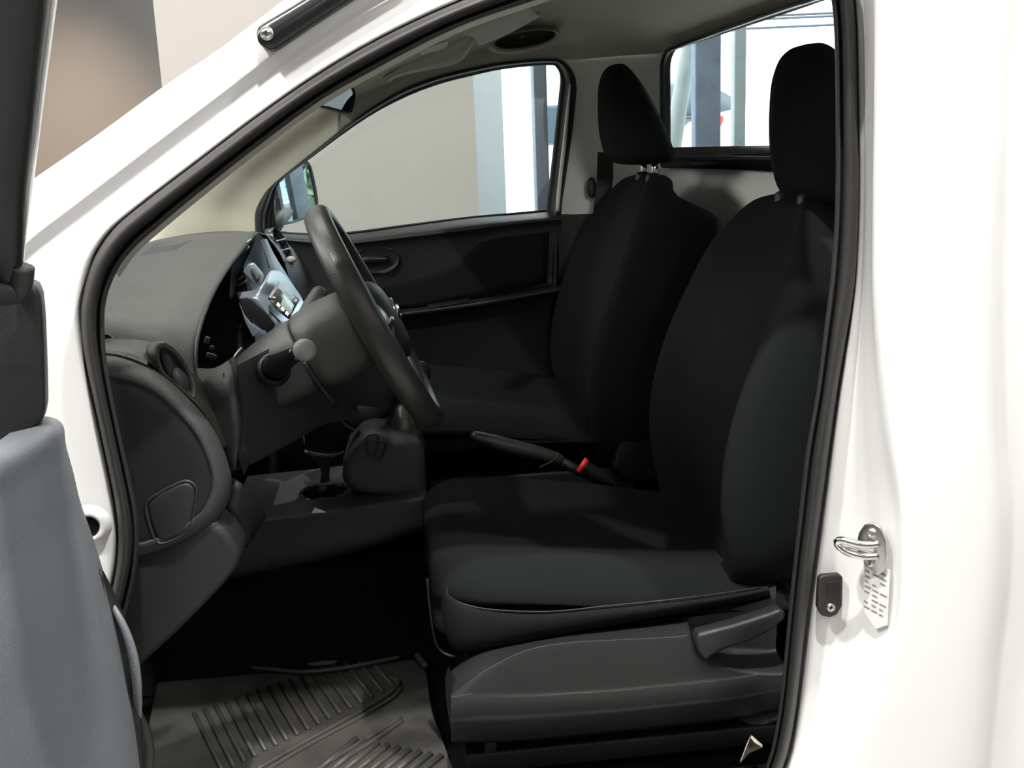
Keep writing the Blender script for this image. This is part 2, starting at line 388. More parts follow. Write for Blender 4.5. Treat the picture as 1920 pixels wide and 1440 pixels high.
# ================================================================== CAB BODY
cab = thing('pickup_truck', 'white pickup truck cab seen through its open driver side doorway', 'truck', (.1, .75, 0))
O = [(1000,1600),(500,1590),(250,1520),(160,1400),(160,1280),(190,1180),(213,1096),(222,1033),(220,967),(204,878),(182,776),(160,669),(153,596),(160,542),(178,484),(213,431),(267,384),(373,303),(480,222),(580,152),(680,91),(780,40),(867,2),(960,-33),(1060,-62),(1200,-90),(1350,-105),(1470,-105),(1550,-85),(1590,-45),(1602,20),(1606,120),(1608,250),(1610,320),(1608,430),(1602,530),(1590,610),(1569,733),(1554,840),(1540,944),(1523,1069),(1507,1194),(1490,1340),(1467,1440),(1420,1510),(1300,1575)]
I = [(1000,1570),(510,1560),(275,1490),(197,1390),(200,1280),(228,1180),(250,1096),(260,1033),(258,967),(242,885),(222,795),(202,690),(196,611),(200,560),(218,512),(249,468),(300,422),(400,340),(505,258),(603,187),(700,132),(800,79),(885,41),(975,10),(1070,-20),(1205,-50),(1350,-65),(1460,-65),(1525,-55),(1552,-25),(1562,30),(1566,130),(1567,260),(1567,330),(1564,430),(1556,530),(1546,610),(1531,733),(1512,840),(1500,944),(1487,1060),(1474,1194),(1460,1330),(1435,1440),(1390,1490),(1290,1545)]
def mixp(a, b, t): return [(p[0]+(q[0]-p[0])*t, p[1]+(q[1]-p[1])*t) for p, q in zip(a, b)]
n = len(O)
rows = [[A(*q, y) for q in mixp(O, I, t)] for t, y in ((-.04, .02), (0, -.008), (.18, -.026), (.42, -.028), (.60, -.014), (.66, .004), (.70, .004), (.82, -.006), (.95, .002), (1.0, .03), (.99, .07))]
surf('door_seal', rows, 'rubber', cab, pu=3, pv=2, closed=True)
# front pillar (white)
idx = list(range(3, 28))
c0 = [O[i] for i in idx]
c1 = [(100,1400),(100,1280),(110,1180),(110,1096),(105,1033),(105,967),(90,878),(70,776),(40,669),(20,625),(10,585),(25,530),(55,486),(150,412),(290,305),(415,210),(510,138),(610,70),(710,8),(800,-40),(900,-85),(1020,-125),(1180,-150),(1340,-165),(1500,-168)]
c2 = [(p[0]-3, p[1]-26) for p in c1]
c3 = [(-140,1400),(-140,1280),(-140,1180),(-140,1096),(-140,1033),(-140,967),(-140,878),(-130,776),(-110,669),(-90,580),(-60,470),(-10,390),(64,335),(180,255),(303,165),(410,93),(500,25),(590,-40),(690,-90),(780,-135),(880,-170),(1000,-200),(1160,-220),(1320,-235),(1500,-236)]
Q = lambda a, b, t, y: [A(*q, y) for q in mixp(a, b, t)]
surf('front_pillar', [Q(c0, c1, 0, .03), Q(c0, c1, .05, .004), Q(c0, c1, .18, -.001), Q(c0, c1, .55, .003), Q(c0, c1, 1, .009), Q(c1, c2, 1, .003), Q(c2, c3, .12, .0015), Q(c2, c3, .6, .007), Q(c2, c3, .93, .018), Q(c2, c3, 1, .04), Q(c2, c3, 1, .12)], 'paint', cab, pu=3, pv=3)
hc = A(168, 985, -.004)
hp = lathe('hole_plug', hc, (0, -1, 0), [(0, .003), (.011, .003), (.0125, .004), (.0125, .005)], 'carpet', cab, n=24)
lathe('hole_rim', hc, (0, -1, 0), [(.0125, .003), (.015, .0055), (.020, .004), (.026, -.003)], 'paint', hp, n=24)
# rear pillar (white)
idx = list(range(27, 46))
s0 = [O[i] for i in idx]
s1 = [(1560,-200),(1620,-180),(1640,-100),(1640,0),(1640,120),(1639,250),(1638,320),(1637,430),(1637,530),(1640,610),(1649,733),(1661,840),(1677,944),(1682,1069),(1670,1194),(1615,1340),(1569,1440),(1480,1530),(1320,1620)]
s1 = s1[:len(s0)]
cz = [(1900,-300),(1900,-200),(1900,-100),(1890,0),(1880,120),(1875,250),(1872,320),(1868,430),(1866,530),(1866,610),(1868,733),(1872,840),(1882,955),(1878,1090),(1862,1230),(1850,1350),(1840,1440),(1830,1530),(1820,1620)]
cz = cz[:len(s0)]
sh = lambda l, d: [(p[0]+d, p[1]) for p in l]
surf('rear_pillar', [Q(s0, s1, 0, .03), Q(s0, s1, .08, .002), Q(s0, s1, .2, -.006), Q(s0, s1, .5, -.02), Q(s0, s1, .9, -.072), Q(s0, s1, 1, -.086), Q(sh(s1, 12), cz, 0, -.100), Q(sh(s1, 30), cz, 0, -.104),
     Q(s1, cz, .55, -.106), Q(s1, cz, .85, -.104), Q(s1, cz, 1, -.094), Q(sh(cz, 14), cz, 0, -.078), Q(sh(cz, 40), cz, 0, -.074), Q(sh(cz, 200), cz, 0, -.070)], 'paint', cab, pu=3, pv=3)
# sill under the opening
surf('sill', [[A(q[0], q[1], .03) for q in ((160,1400),(250,1520),(500,1590),(1000,1600),(1300,1575),(1420,1510),(1467,1440))], [A(q[0], q[1]+14, -.01) for q in ((140,1400),(240,1525),(500,1595),(1000,1605),(1310,1580),(1435,1515),(1485,1445))],
     [A(q[0], q[1]+50, -.07) for q in ((80,1450),(200,1575),(500,1660),(1000,1670),(1350,1650),(1480,1560),(1540,1470))]], 'paint', cab, pu=4, pv=3)
# striker, bump stop, label on the rear jamb
jn = (A(1650, 1030, -.062)-A(1610, 1030, -.035)).cross(V3((0, 0, 1))).normalized()
if jn.y > 0: jn = -jn
jt = V3((0, 0, 1)).cross(jn).normalized()
if jt.x < 0: jt = -jt
jz = V3((0, 0, 1))
sc_ = A(1638, 1023, -.062)
def jam(c, u, v, w=0): return c+jt*u+jz*v+jn*w
out = [(.002, .034), (.012, .030), (.020, .014), (.022, -.008), (.019, -.028), (.010, -.036), (-.003, -.028), (-.017, -.016), (-.020, 0), (-.018, .014), (-.010, .028)]
stp = prism('striker', [jam(sc_, u*1.05, v, .002) for u, v in out], jn*.005, 'steel', cab, bevel=.002, label='chrome door striker plate with a loop and two screws')
tube('striker_loop', [jam(sc_, .010, .006, .004), jam(sc_, -.004, .006, .022), jam(sc_, -.024, .010, .034), jam(sc_, -.031, .004, .034), jam(sc_, -.022, -.005, .030), jam(sc_, -.004, -.010, .020), jam(sc_, .010, -.010, .004)], .0052, 'chrome', stp, n=10, res=26)
prism('striker_web', [jam(sc_, .008, .006, .006), jam(sc_, -.022, .009, .030), jam(sc_, -.026, .001, .031), jam(sc_, .006, -.008, .006)], jn*.004, 'chrome', stp, bevel=.001)
for u, v in ((.001, .019), (0, -.020)):
    lathe('screw', jam(sc_, u, v, .007), jn, [(0, .002), (.0022, .002), (.0026, .005), (.0066, .003), (.0078, 0)], 'steel', stp, n=18)
bs = A(1552, 1113, -.014)
bo = [(-.017, .027), (-.012, .031), (.011, .031), (.017, .026), (.017, -.016), (.010, -.028), (0, -.031), (-.011, -.028), (-.018, -.014)]
bmp = prism('bump_stop', [bs+V3((u, 0, v)) for u, v in bo], (0, -.010, 0), 'rubber', cab, bevel=.003, label='black rubber bump stop with a small screw')
box('recess', bs+V3((.003, -.0105, .012)), (.02, .002, .020), 'black', bmp, bevel=.002)
lathe('screw', bs+V3((0, -.010, -.015)), (0, -1, 0), [(.002, .001), (.003, .004), (.0055, .0035), (.006, 0)], 'steel', bmp, n=16)
lb = A(1641, 1108, -.064)
stk = prism('sticker', [jam(lb, u, v, .0008) for u, v in ((-.018, .040), (.021, .036), (.021, -.040), (.004, -.052), (-.014, -.034))], jn*.0006, 'label', cab, bevel=0, label='small white printed data sticker')
VV = []; FF = []
for r in range(9):
    for w0 in range(3):
        u0 = -.015+w0*.0115; ln = random.uniform(.005, .0105); v0 = .033-r*.0072-.002*w0
        if random.random() < .12: continue
        b0 = len(VV); VV += [jam(lb, u0, v0, .0018), jam(lb, u0+ln, v0-.0012, .0018), jam(lb, u0+ln, v0-.0035, .0018), jam(lb, u0, v0-.0023, .0018)]; FF.append((b0, b0+1, b0+2, b0+3))
pr = link('print', VV, FF, 'ink', stk, smooth=False); pr['kind'] = 'stuff'
# black bar with screw on the front pillar
bar0 = A(503, 72, -.009); bd_ = (A(660, -28, -.009)-bar0)
bt = bd_.normalized(); bu = bt.cross(V3((0, 1, 0))).normalized()
br = loft('mast_base', [ell(bar0+bt*s, bu*w, V3((0, 1, 0))*.014, 16, 2.6) for s, w in ((-.011, .003), (-.008, .011), (0, .0165), (.02, .0165), (.06, .0155), (.2, .014))], 'gloss', cab, per=1, label='black plastic bar held by one screw')
ax = V3((0, -1, 0))
lathe('screw', bar0+V3((.0, -.014, .004)), ax, [(.0001, .0035), (.003, .004), (.0052, .003), (.006, .0005), (.0068, .0025), (.0078, 0)], 'chrome', br, n=20)
for a in (0, 1):
    d1 = (V3((1, 0, .2)) if a == 0 else V3((-.2, 0, 1))).normalized(); c = bar0+V3((0, -.0183, .004)); d2 = d1.cross(ax)
    prism('screw_slot', [c+d1*.0032+d2*.0007, c+d1*.0032-d2*.0007, c-d1*.0032-d2*.0007, c-d1*.0032+d2*.0007], (0, -.0004, 0), 'black', br, bevel=0)
# floor pan, firewall, lower shell
FZ = .535
surf('floor_pan', [[V3((-.78, y, .62)), V3((-.62, y, FZ)), V3((-.2, y, FZ)), V3((.3, y, FZ)), V3((.85, y, FZ+.01))] for y in (.0, .4, .60)], 'carpet', cab, pu=4, pv=2)
surf('tunnel', [[V3((x, y, z)) for x in (-.78, -.3, .2, .85)] for y, z in ((.56, FZ), (.60, FZ+.03), (.64, .70), (.68, .74), (.84, .74), (.88, .70), (.92, FZ))], 'carpet', cab, pu=3, pv=3)
surf('far_floor', [[V3((x, y, FZ)) for x in (-.78, -.3, .2, .85)] for y in (.9, 1.2, 1.5)], 'carpet', cab, pu=2, pv=2)
surf('firewall', [[V3((-.66, y, FZ)) for y in (-.02, .5, 1, 1.55)], [V3((-.78, y, .8)) for y in (-.02, .5, 1, 1.55)], [V3((-.78, y, 1.25)) for y in (-.02, .5, 1, 1.55)]], 'carpet', cab, pu=3, pv=3)
surf('kick_wall', [[V3((-.78, .045, .52)), V3((-.45, .045, .52)), V3((-.36, .05, .52))], [V3((-.78, .045, 1.16)), V3((-.5, .045, 1.16)), V3((-.4, .05, 1.16))]], 'black', cab, pu=2, pv=2)
surf('far_side_wall', [[V3((x, 1.50, z)) for x in (-.82, -.5, -.2, .3, .8)] for z in (.5, .9, 1.27)], 'black', cab, pu=2, pv=2)
# rear panel
def xr(y): return .772-.075*min(1.6, ((y-.72)/.58)**2)
ys = [.02, .2, .45, .72, .95, 1.15, 1.3, 1.42]
surf('rear_panel', [[V3((xr(y)-d, y, z)) for y in ys] for z, d in ((FZ, -.02), (.8, -.02), (1.15, .0), (1.36, .012), (1.412, .010), (1.432, -.002))], 'panel', cab, pu=3, pv=3)
# rear window: frame and glass
def rw(y, z): return V3((xr(y)-.004, y, z))
def rr_outline(y0, y1, zb, zt, rt, rb, bow=.0):
    P = []
    for (cy, cz_, r, a0) in ((y1-rt, zt-rt, rt, 0), (y0+rt, zt-rt, rt, 90), (y0+rb, zb+rb, rb, 180), (y1-rb, zb+rb, rb, 270)):
        for k in range(6):
            a = math.radians(a0+18*k); P.append((cy+r*math.cos(a), cz_+r*math.sin(a)))
    out = []
    for i in range(len(P)):
        a, b = P[i], P[(i+1) % len(P)]
        L = math.hypot(a[0]-b[0], a[1]-b[1]); m_ = max(1, int(L/.06))
        for k in range(m_): out.append((a[0]+(b[0]-a[0])*k/m_, a[1]+(b[1]-a[1])*k/m_))
    return [(y, z+(bow*(1-((y-.75)/.55)**2) if z > (zb+zt)/2 else 0)) for y, z in out]
gi = rr_outline(.21, 1.296, 1.479, 1.697, .035, .012, .026)
go = rr_outline(.185, 1.304, 1.430, 1.704, .04, .012, .026)
rwf = surf('rear_window_frame', [[rw(*q)+V3((.01, 0, 0)) for q in go], [rw(*q)+V3((-.012, 0, 0)) for q in go]], 'black', cab, pu=1, pv=1, closed=True)
def band(name, oa, ob, fx, m, par, th=.012):
    nA = len(oa); V = []
    # pair by angle
    cy, cz_ = .75, 1.58
    ob2 = []
    for (y, z) in oa:
        best = min(ob, key=lambda q: (q[0]-y)**2+(q[1]-z)**2); ob2.append(best)
    V = [fx(*q) for q in oa]+[fx(*q) for q in ob2]
    return link(name, V, [(i, (i+1) % nA, nA+(i+1) % nA, nA+i) for i in range(nA)], m, par, thick=th, off=0)
band('rear_window_band', go, gi, lambda y, z: rw(y, z)+V3((-.012, 0, 0)), 'gloss', cab)
tube('rear_window_lip', [rw(y, 1.457)+V3((-.020, 0, 0)) for y in (.25, .5, .75, 1.0, 1.28)], .0022, 'rubber', cab, n=6)
gl = [rw(*q) for q in gi]; ctr = sum(gl, V3())/len(gl)
# glass as strips following the curve
ysg = [.21+(1.296-.21)*i/14 for i in range(15)]
surf('rear_glass', [[rw(y, 1.474) for y in ysg], [rw(y, 1.60) for y in ysg], [rw(y, 1.70+.026*(1-((y-.75)/.55)**2)) for y in ysg]], 'glass', cab, pu=1, pv=1, smooth=True)
# headliner and roof
def hl(px, py, y0, zr, xs=None):
    b = A(px, py, y0); X_ = b.x
    return [b, V3((X_, y0-.05, b.z+(zr-b.z)*.55)), V3((X_, 1.18, zr)), V3((X_, .75, zr+.012)), V3((X_, .30, zr-.005)), V3((X_, .12, zr-.045)), V3((X_, .075, zr-.085))]
cols = [hl(640, 240, 1.47, 1.665), hl(700, 203, 1.47, 1.69), hl(813, 147, 1.47, 1.745), hl(880, 130, 1.47, 1.772), hl(947, 118, 1.47, 1.782), hl(1027, 112, 1.47, 1.784), hl(1075, 112, 1.46, 1.780), hl(1160, 105, 1.42, 1.760)]
b = A(1253, 97, 1.3)
cols.append([b+V3((-.02, .05, 0)), b+V3((-.015, .01, .012)), V3((xr(1.15)-.02, 1.15, 1.735)), V3((xr(.75)-.02, .75, 1.748)), V3((xr(.3)-.02, .30, 1.735)), V3((xr(.1), .06, 1.70)), V3((xr(.1), .02, 1.66))])
cols.append([b+V3((.0, .04, -.004)), b+V3((.006, 0, .002)), V3((xr(1.15)+.005, 1.15, 1.712)), V3((xr(.75)+.005, .75, 1.722)), V3((xr(.3)+.005, .30, 1.708)), V3((xr(.1)+.01, .06, 1.66)), V3((xr(.1)+.01, .02, 1.62))])
surf('roof_lining', cols, 'liner', cab, pu=4, pv=4)
surf('roof', [[q+V3((0, (.02 if q.y > 1.3 else -.012 if q.y < .1 else 0), .022)) for q in c] for c in cols], 'paint', cab, pu=3, pv=3)
# far front pillar trim
so_ = [(478,475),(478,432),(479,400),(492,373),(512,347),(570,299),(663,226),(747,172),(813,146)]
dA = [(-200,0),(-175,-8),(-165,-20),(-140,-45),(-115,-65),(-95,-72),(-78,-70),(-66,-66),(-55,-60)]
surf('pillar_trim', [AL(so_, 1.475), [A(p[0]+d[0]*.25, p[1]+d[1]*.25, 1.455) for p, d in zip(so_, dA)], [A(p[0]+d[0]*.6, p[1]+d[1]*.6, 1.415) for p, d in zip(so_, dA)], [A(p[0]+d[0], p[1]+d[1], 1.405) for p, d in zip(so_, dA)], [A(p[0]+d[0]*1.15, p[1]+d[1]*1.15, 1.46) for p, d in zip(so_, dA)]], 'trim', cab, pu=4, pv=4)
# near front pillar trim strip
ni = [I[i] for i in range(14, 26)]
surf('pillar_trim', [AL(ni, .03), [A(p[0]+3, p[1]+4, .05) for p in ni], [A(p[0]+6, p[1]+8, .085) for p in ni], [A(p[0]+4, p[1]+5, .11) for p in ni]], 'trim', cab, pu=3, pv=2)
# far rear pillar trim, upper beige and lower black
T0 = [(1040,108,1.475),(1062,150,1.475),(1060,200,1.475),(1054,280,1.475),(1046,350,1.475),(1036,403,1.475)]
T1 = [(1150,104,1.435),(1150,150,1.435),(1148,200,1.435),(1142,280,1.435),(1134,350,1.435),(1125,401,1.435)]
T2 = [(1215,100,1.38),(1215,150,1.385),(1215,200,1.385),(1213,280,1.385),(1212,350,1.385),(1212,404,1.385)]
T3 = [(1256,96,1.30),(1256,150,1.30),(1256,200,1.30),(1256,280,1.30),(1257,350,1.30),(1260,410,1.30)]
surf('rear_pillar_trim', [AL(T0), AL(T1), AL(T2), AL(T3)], 'panel', cab, pu=3, pv=4)
L0 = [(1030,402,1.475),(1030,500,1.475),(1024,620,1.475),(1014,760,1.475),(1010,1060,1.475)]
L1 = [(1130,401,1.43),(1130,500,1.42),(1125,620,1.42),(1120,760,1.42),(1120,1060,1.42)]
L2 = [(1262,404,1.30),(1262,500,1.30),(1262,620,1.30),(1262,760,1.30),(1280,1100,1.30)]
surf('lower_pillar_trim', [AL(L0), AL(L1), AL(L2)], 'black', cab, pu=3, pv=4)
# far door seal (on the cab)
fo = [(480,436),(479,400),(492,370),(512,345),(570,298),(663,225),(747,171),(813,145),(880,128),(947,116),(1027,110),(1057,115),(1076,138),(1081,167),(1076,220),(1070,270),(1060,340),(1052,404),(1048,560),(1040,700)]
fi = [(509,436),(510,410),(514,380),(525,340),(577,301),(668,234),(741,191),(813,161),(880,143),(947,129),(1027,122),(1044,127),(1051,145),(1049,175),(1044,220),(1039,270),(1031,340),(1024,396),(1020,560),(1012,700)]
Qf = lambda t, y: [A(*q, y) for q in mixp(fo, fi, t)]
surf('far_door_seal', [Qf(-.05, 1.49), Qf(0, 1.465), Qf(.2, 1.45), Qf(.45, 1.455), Qf(.6, 1.475), Qf(.62, 1.49), Qf(1.0, 1.495), Qf(1.03, 1.52)], 'black', cab, pu=3, pv=2)
tube('jamb_strip', AL([(1069,158),(1065,200),(1058,270),(1050,340),(1045,396)], 1.449), [.002, .004, .005, .005, .005], 'paint', cab, n=8, res=14)
# windshield
wn = [V3((.12, .12, 1.735)), V3((-.12, .115, 1.62)), V3((-.40, .11, 1.47)), V3((-.66, .11, 1.32)), V3((-.82, .11, 1.22))]
wm = [V3((.10, .75, 1.79)), V3((-.16, .75, 1.68)), V3((-.46, .75, 1.52)), V3((-.74, .75, 1.36)), V3((-.92, .75, 1.23))]
wf = [V3((.12, 1.44, 1.74)), V3((-.12, 1.45, 1.63)), V3((-.40, 1.46, 1.48)), V3((-.66, 1.46, 1.33)), V3((-.82, 1.46, 1.22))]
surf('windshield', [wn, wm, wf], 'shield', cab, pu=4, pv=5)

# ================================================================== PASSENGER DOOR
pd = thing('passenger_door', 'closed black passenger door with a window, seen behind the steering wheel', 'car door', (.1, 1.5, .55))
cx = [470, 572, 650, 760, 880, 960, 1052]
prof = [([432, 439, 438, 424, 408, 402, 393], 1.505), ([434, 443, 443, 429, 413, 406, 398], 1.47), ([442, 452, 455, 443, 428, 418, 409], 1.437), ([455, 468, 470, 460, 446, 434, 424], 1.447),
        ([530, 535, 537, 530, 517, 506, 492], 1.458), ([585, 588, 588, 578, 562, 550, 534], 1.455), ([592, 594, 594, 583, 567, 554, 538], 1.395), ([600, 602, 603, 592, 576, 563, 546], 1.385), ([625, 628, 628, 618, 604, 592, 576], 1.42), ([760, 760, 760, 760, 760, 760, 760], 1.46), ([1040]*7, 1.47)]
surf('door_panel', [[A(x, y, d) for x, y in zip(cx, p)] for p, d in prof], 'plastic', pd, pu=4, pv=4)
# cloth insert
ins = [(730,532),(790,520),(850,500),(893,462),(925,432),(1000,424),(1030,424),(1025,528),(950,543),(880,556),(800,572),(730,580)]
surf('door_insert', [[A(x, y, 1.4535) for x, y in ((680,545),(790,520),(850,497),(893,460),(925,433),(980,428),(1030,424))], [A(x, y, 1.4505) for x, y in ((680,562),(790,548),(850,528),(900,508),(940,492),(985,485),(1028,478))], [A(x, y, 1.4515) for x, y in ((680,582),(790,574),(850,563),(900,556),(940,549),(985,540),(1026,530))]], 'fabric', pd, pu=3, pv=3, thick=.004)
hcn = A(705, 487, 1.45)
hr = lathe('handle_recess', hcn, (0, -1, 0), [(.0, -.02), (.03, -.018), (.040, -.002), (.0455, .004), (.050, .002), (.052, -.004)], 'black', pd, n=28)
hr.scale = (1, 1, 1)
for v in hr.data.vertices:
    v.co.x = hcn.x+(v.co.x-hcn.x)*1.25; v.co.z = hcn.z+(v.co.z-hcn.z)*.72
loft('handle', [ell(hcn+V3((x, -.004, z)), V3((0, .006, 0)), V3((0, 0, h)), 10) for x, z, h in ((-.045, 0, .008), (-.02, .001, .012), (.015, .001, .012), (.032, 0, .008))], 'gloss', hr, per=1)
tube('handle_rim', [hcn+V3((.058*math.cos(t), -.006, .036*math.sin(t))) for t in [math.radians(a) for a in range(-80, 60, 10)]], .002, 'plastic', hr, n=6)
prism('switch_panel', [A(800, 573, 1.40), A(880, 560, 1.40), A(884, 565, 1.385), A(806, 579, 1.385)], (0, 0, .003), 'gloss', pd, bevel=.001)
gp = [(509,432),(516,380),(525,340),(577,301),(668,234),(741,191),(813,161),(880,143),(947,129),(1027,122),(1044,127),(1051,145),(1044,220),(1031,340),(1024,398),(900,408),(780,424),(653,440),(572,441)]
prism('door_glass', AL(gp, 1.505), (0, .004, 0), 'glass', pd, bevel=0)
tube('window_strip', [A(x, y-1, 1.498) for x, y in zip((520, 572, 650, 760, 880, 960, 1026), (436, 440, 438, 424, 409, 402, 396))], .0035, 'black', pd, n=6, res=20)
# sail trim + outside mirror
prism('mirror_sail', AL([(478,436),(479,402),(490,376),(510,350),(514,352),(516,436)], 1.50), (0, .02, 0), 'black', pd, bevel=.003)
tube('sail_edge', AL([(511,352),(513,390),(517,432)], 1.497), .0022, 'plastic', pd, n=6)
mn = V3((.90, -.42, .07)).normalized(); mp = A(557, 362, 1.74)
mg = [(524,343),(535,333),(546,324),(560,314),(569,307),(575,309),(580,320),(585,341),(589,362),(591,380),(588,393),(577,402),(564,409),(550,414),(542,416),(538,411),(535,400),(530,375)]
mc = (557, 365)
ho = [(mc[0]+(x-mc[0])*1.10+(-6 if x < 545 else 1), mc[1]+(y-mc[1])*1.09) for x, y in mg]
hs = surf('mirror_housing', [[AP(*q, mp+mn*.0005, mn) for q in mg], [AP(*q, mp+mn*.003, mn) for q in mixp(mg, ho, .6)], [AP(*q, mp, mn) for q in ho], [AP(*q, mp, mn)-mn*.05 for q in ho], [AP(*q, mp, mn)-mn*.09 for q in mixp(ho, [mc]*len(ho), .4)], [AP(*q, mp, mn)-mn*.10 for q in mixp(ho, [mc]*len(ho), .95)]], 'black', pd, pu=2, pv=3, closed=True, label='black outside mirror with reflecting glass')
prism('mirror_glass', [AP(*q, mp, mn) for q in mg], -mn*.003, 'mirror', hs, bevel=0)
tube('mirror_arm', [A(512, 428, 1.55), A(522, 412, 1.62), A(535, 395, 1.72)], [.02, .02, .024], 'black', pd, n=10)

# ================================================================== DRIVER DOOR (open)
dd = thing('driver_door', 'opened driver door at the left edge with grey inner panel and black window frame', 'car door', (-.36, -.05, .6))
sil = [(118,800),(124,838),(138,890),(151,944),(173,1007),(191,1064),(205,1120),(222,1190),(236,1260),(250,1330),(262,1420),(272,1520)]
top = [(4,814),(60,797),(92,788),(108,787)]
rows = []
for k, (px, py) in enumerate(sil):
    s = A(px, py, -.09); t = k/(len(sil)-1)
    rows.append([s+V3((-.05, .035, 0)), s+V3((-.012, .02, 0)), s, s+V3((.006+.004*t, -.05, .002)), s+V3((.004-.004*t, -.12, .004)), s+V3((-.006-.02*t, -.2, .006)), s+V3((-.012-.03*t, -.34, .01)), s+V3((-.012-.03*t, -.6, .012))])
r0 = [q+V3((-.05, 0, .004)) for q in rows[0]]; r1 = [q+V3((-.014, 0, .009)) for q in rows[0]]
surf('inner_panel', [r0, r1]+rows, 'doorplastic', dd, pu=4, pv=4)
# pull handle bezel, grab bar, pocket
bz_i = [(188,1067),(191,1100),(199,1140),(208,1175),(218,1220),(228,1262),(239,1305),(248,1345),(256,1385),(264,1440)]
bz_o = [(194,1070),(209,1100),(222,1128),(236,1163),(247,1200),(256,1240),(262,1285),(266,1330),(268,1385),(270,1440)]
surf('handle_bezel', [[A(*q, -.12) for q in bz_i], [A(*q, -.112) for q in mixp(bz_i, bz_o, .3)], [A(*q, -.105) for q in mixp(bz_i, bz_o, .75)], [A(*q, -.09) for q in bz_o], [A(*q, -.05) for q in mixp(bz_o, bz_i, .2)]], 'plastic', dd, pu=3, pv=3)
tube('bezel_groove', [A(p[0]+1, p[1], -.122) for p in bz_i], .0016, 'black', dd, n=6)
tube('pull_handle', AL([(205,1125,-.10),(222,1155,-.112),(238,1190,-.118),(250,1232,-.12),(256,1275,-.118),(258,1310,-.112),(260,1345,-.10)]), [.003, .005, .006, .0065, .0065, .006, .004], 'doorplastic', dd, n=12, res=30, flat=.8, label='grey grab handle')
pk = [(262,1322),(272,1345),(282,1365),(289,1395),(290,1425),(286,1470),(280,1540)]
surf('map_pocket', [[A(p[0]-35, p[1]+10, -.10) for p in pk], [A(p[0]-8, p[1], -.10) for p in pk], [A(*p, -.085) for p in pk], [A(p[0]-6, p[1], -.03) for p in pk]], 'plastic', dd, pu=3, pv=3)
# mirror sail cover
so2 = [(38,532),(60,533),(68,538),(75,556),(79,600),(81,650),(83,710),(84,766),(80,788),(58,812),(9,835),(-20,840),(-20,532)]
prism('sail_cover', AL(so2, -.125), (-.01, .05, 0), 'plastic', dd, bevel=.008, segs=4)
# window frame: black seal and white outer edge
fe = [(30,560),(40,515),(44,480),(47,422),(51,356),(62,267),(73,178),(84,89),(95,0),(103,-70)]
yy = [-.14, -.15, -.16, -.18, -.21, -.26, -.31, -.36, -.41, -.45]
we = [(38,560),(43,520),(46,480),(52,430),(64,335),(73,267),(84,178),(96,89),(108,0),(117,-70)]
R = lambda dx, dy: [A(p[0]+dx, p[1], y+dy) for p, y in zip(fe, yy)]
surf('window_frame', [R(-2, .05), R(0, .012), R(-4, -.002), R(-16, -.012), R(-36, -.016), R(-60, -.016), R(-130, -.01)], 'black', dd, pu=3, pv=3)
Wr = lambda t, dy: [A(*q, y+dy) for q, y in zip(mixp(fe, we, t), yy)]
surf('outer_edge', [Wr(-.3, .03), Wr(.2, .022), Wr(.8, .03), Wr(1, .04), Wr(.95, .07)], 'paint', dd, pu=3, pv=2)
lip = [(36,545),(26,556),(8,560),(-20,560)]
tube('frame_foot', [A(42,500,-.155), A(38, 535, -.15), A(26, 549, -.15), A(4, 552, -.16), A(-30, 550, -.18)], [.012, .012, .012, .012, .012], 'rubber', dd, n=10, res=20)

# ================================================================== DASHBOARD
da = thing('dashboard', 'grey dashboard with hooded instruments and silver centre panel', 'dashboard', (-.4, .75, .6))
Rm = [(516,440,1.46),(501,440,1.15),(488,437,.92),(476,437,.74),(448,470,.62),(420,508,.52),(398,545,.43),(381,585,.35),(369,625,.28),(364,665,.235),(368,710,.205),(380,760,.18),(400,812,.155)]
R3 = AL(Rm); rowsP = [[] for _ in range(6)]
FR = (0, .25, .5, .72, .88, .96)
for k, (p, r) in enumerate(zip(Rm, R3)):
    if k <= 9:
        t = k/9; yl = max(.10, r.y-(.06 if k > 6 else 0)); L3 = V3((-.70, yl, 1.265)); hgt = .030 if k < 7 else .030+.012*(k-6)
        for row, f in zip(rowsP, FR):
            q = L3.lerp(r, f); q.z += hgt*4*f*(1-f)*(1 if k < 7 else .9); row.append(q)
    else:
        l = {10: (110,648,.15), 11: (185,662,.11), 12: (300,700,.095)}[k]
        for row, f in zip(rowsP, FR): row.append(A(l[0]+(p[0]-l[0])*f, l[1]+(p[1]-l[1])*f-2, l[2]+(p[2]-l[2])*f**1.3))
tp = surf('top_pad', rowsP+[R3, [A(p[0]+3, p[1]+4, p[2]+.012) for p in Rm], [A(*p)+V3((-.02, .015, -.012)) for p in Rm], [A(*p)+V3((-.13, .03, -.02)) for p in Rm]], 'pad', da, pu=4, pv=4)
Rm = Rm[3:]
tube('hood_edge', [A(p[0]+2, p[1]+2, p[2]+.003) for p in Rm], .0035, 'black', da, n=8, res=40)
from mathutils.bvhtree import BVHTree
def hit(o, px, py, off=0):
    t = BVHTree.FromPolygons([v.co.copy() for v in o.data.vertices], [tuple(p.vertices) for p in o.data.polygons])
    d = ray(px, py).normalized(); h = t.ray_cast(CAM, d)
    return (h[0]-d*off) if h[0] else None
gp_ = [hit(tp, *q, .003) for q in ((262,480),(290,458),(362,450),(325,468))]
if all(gp_): prism('dark_pad_patch', gp_, (0, 0, -.002), 'black', da, bevel=.0006)  # thin dark patch lying on the dash top
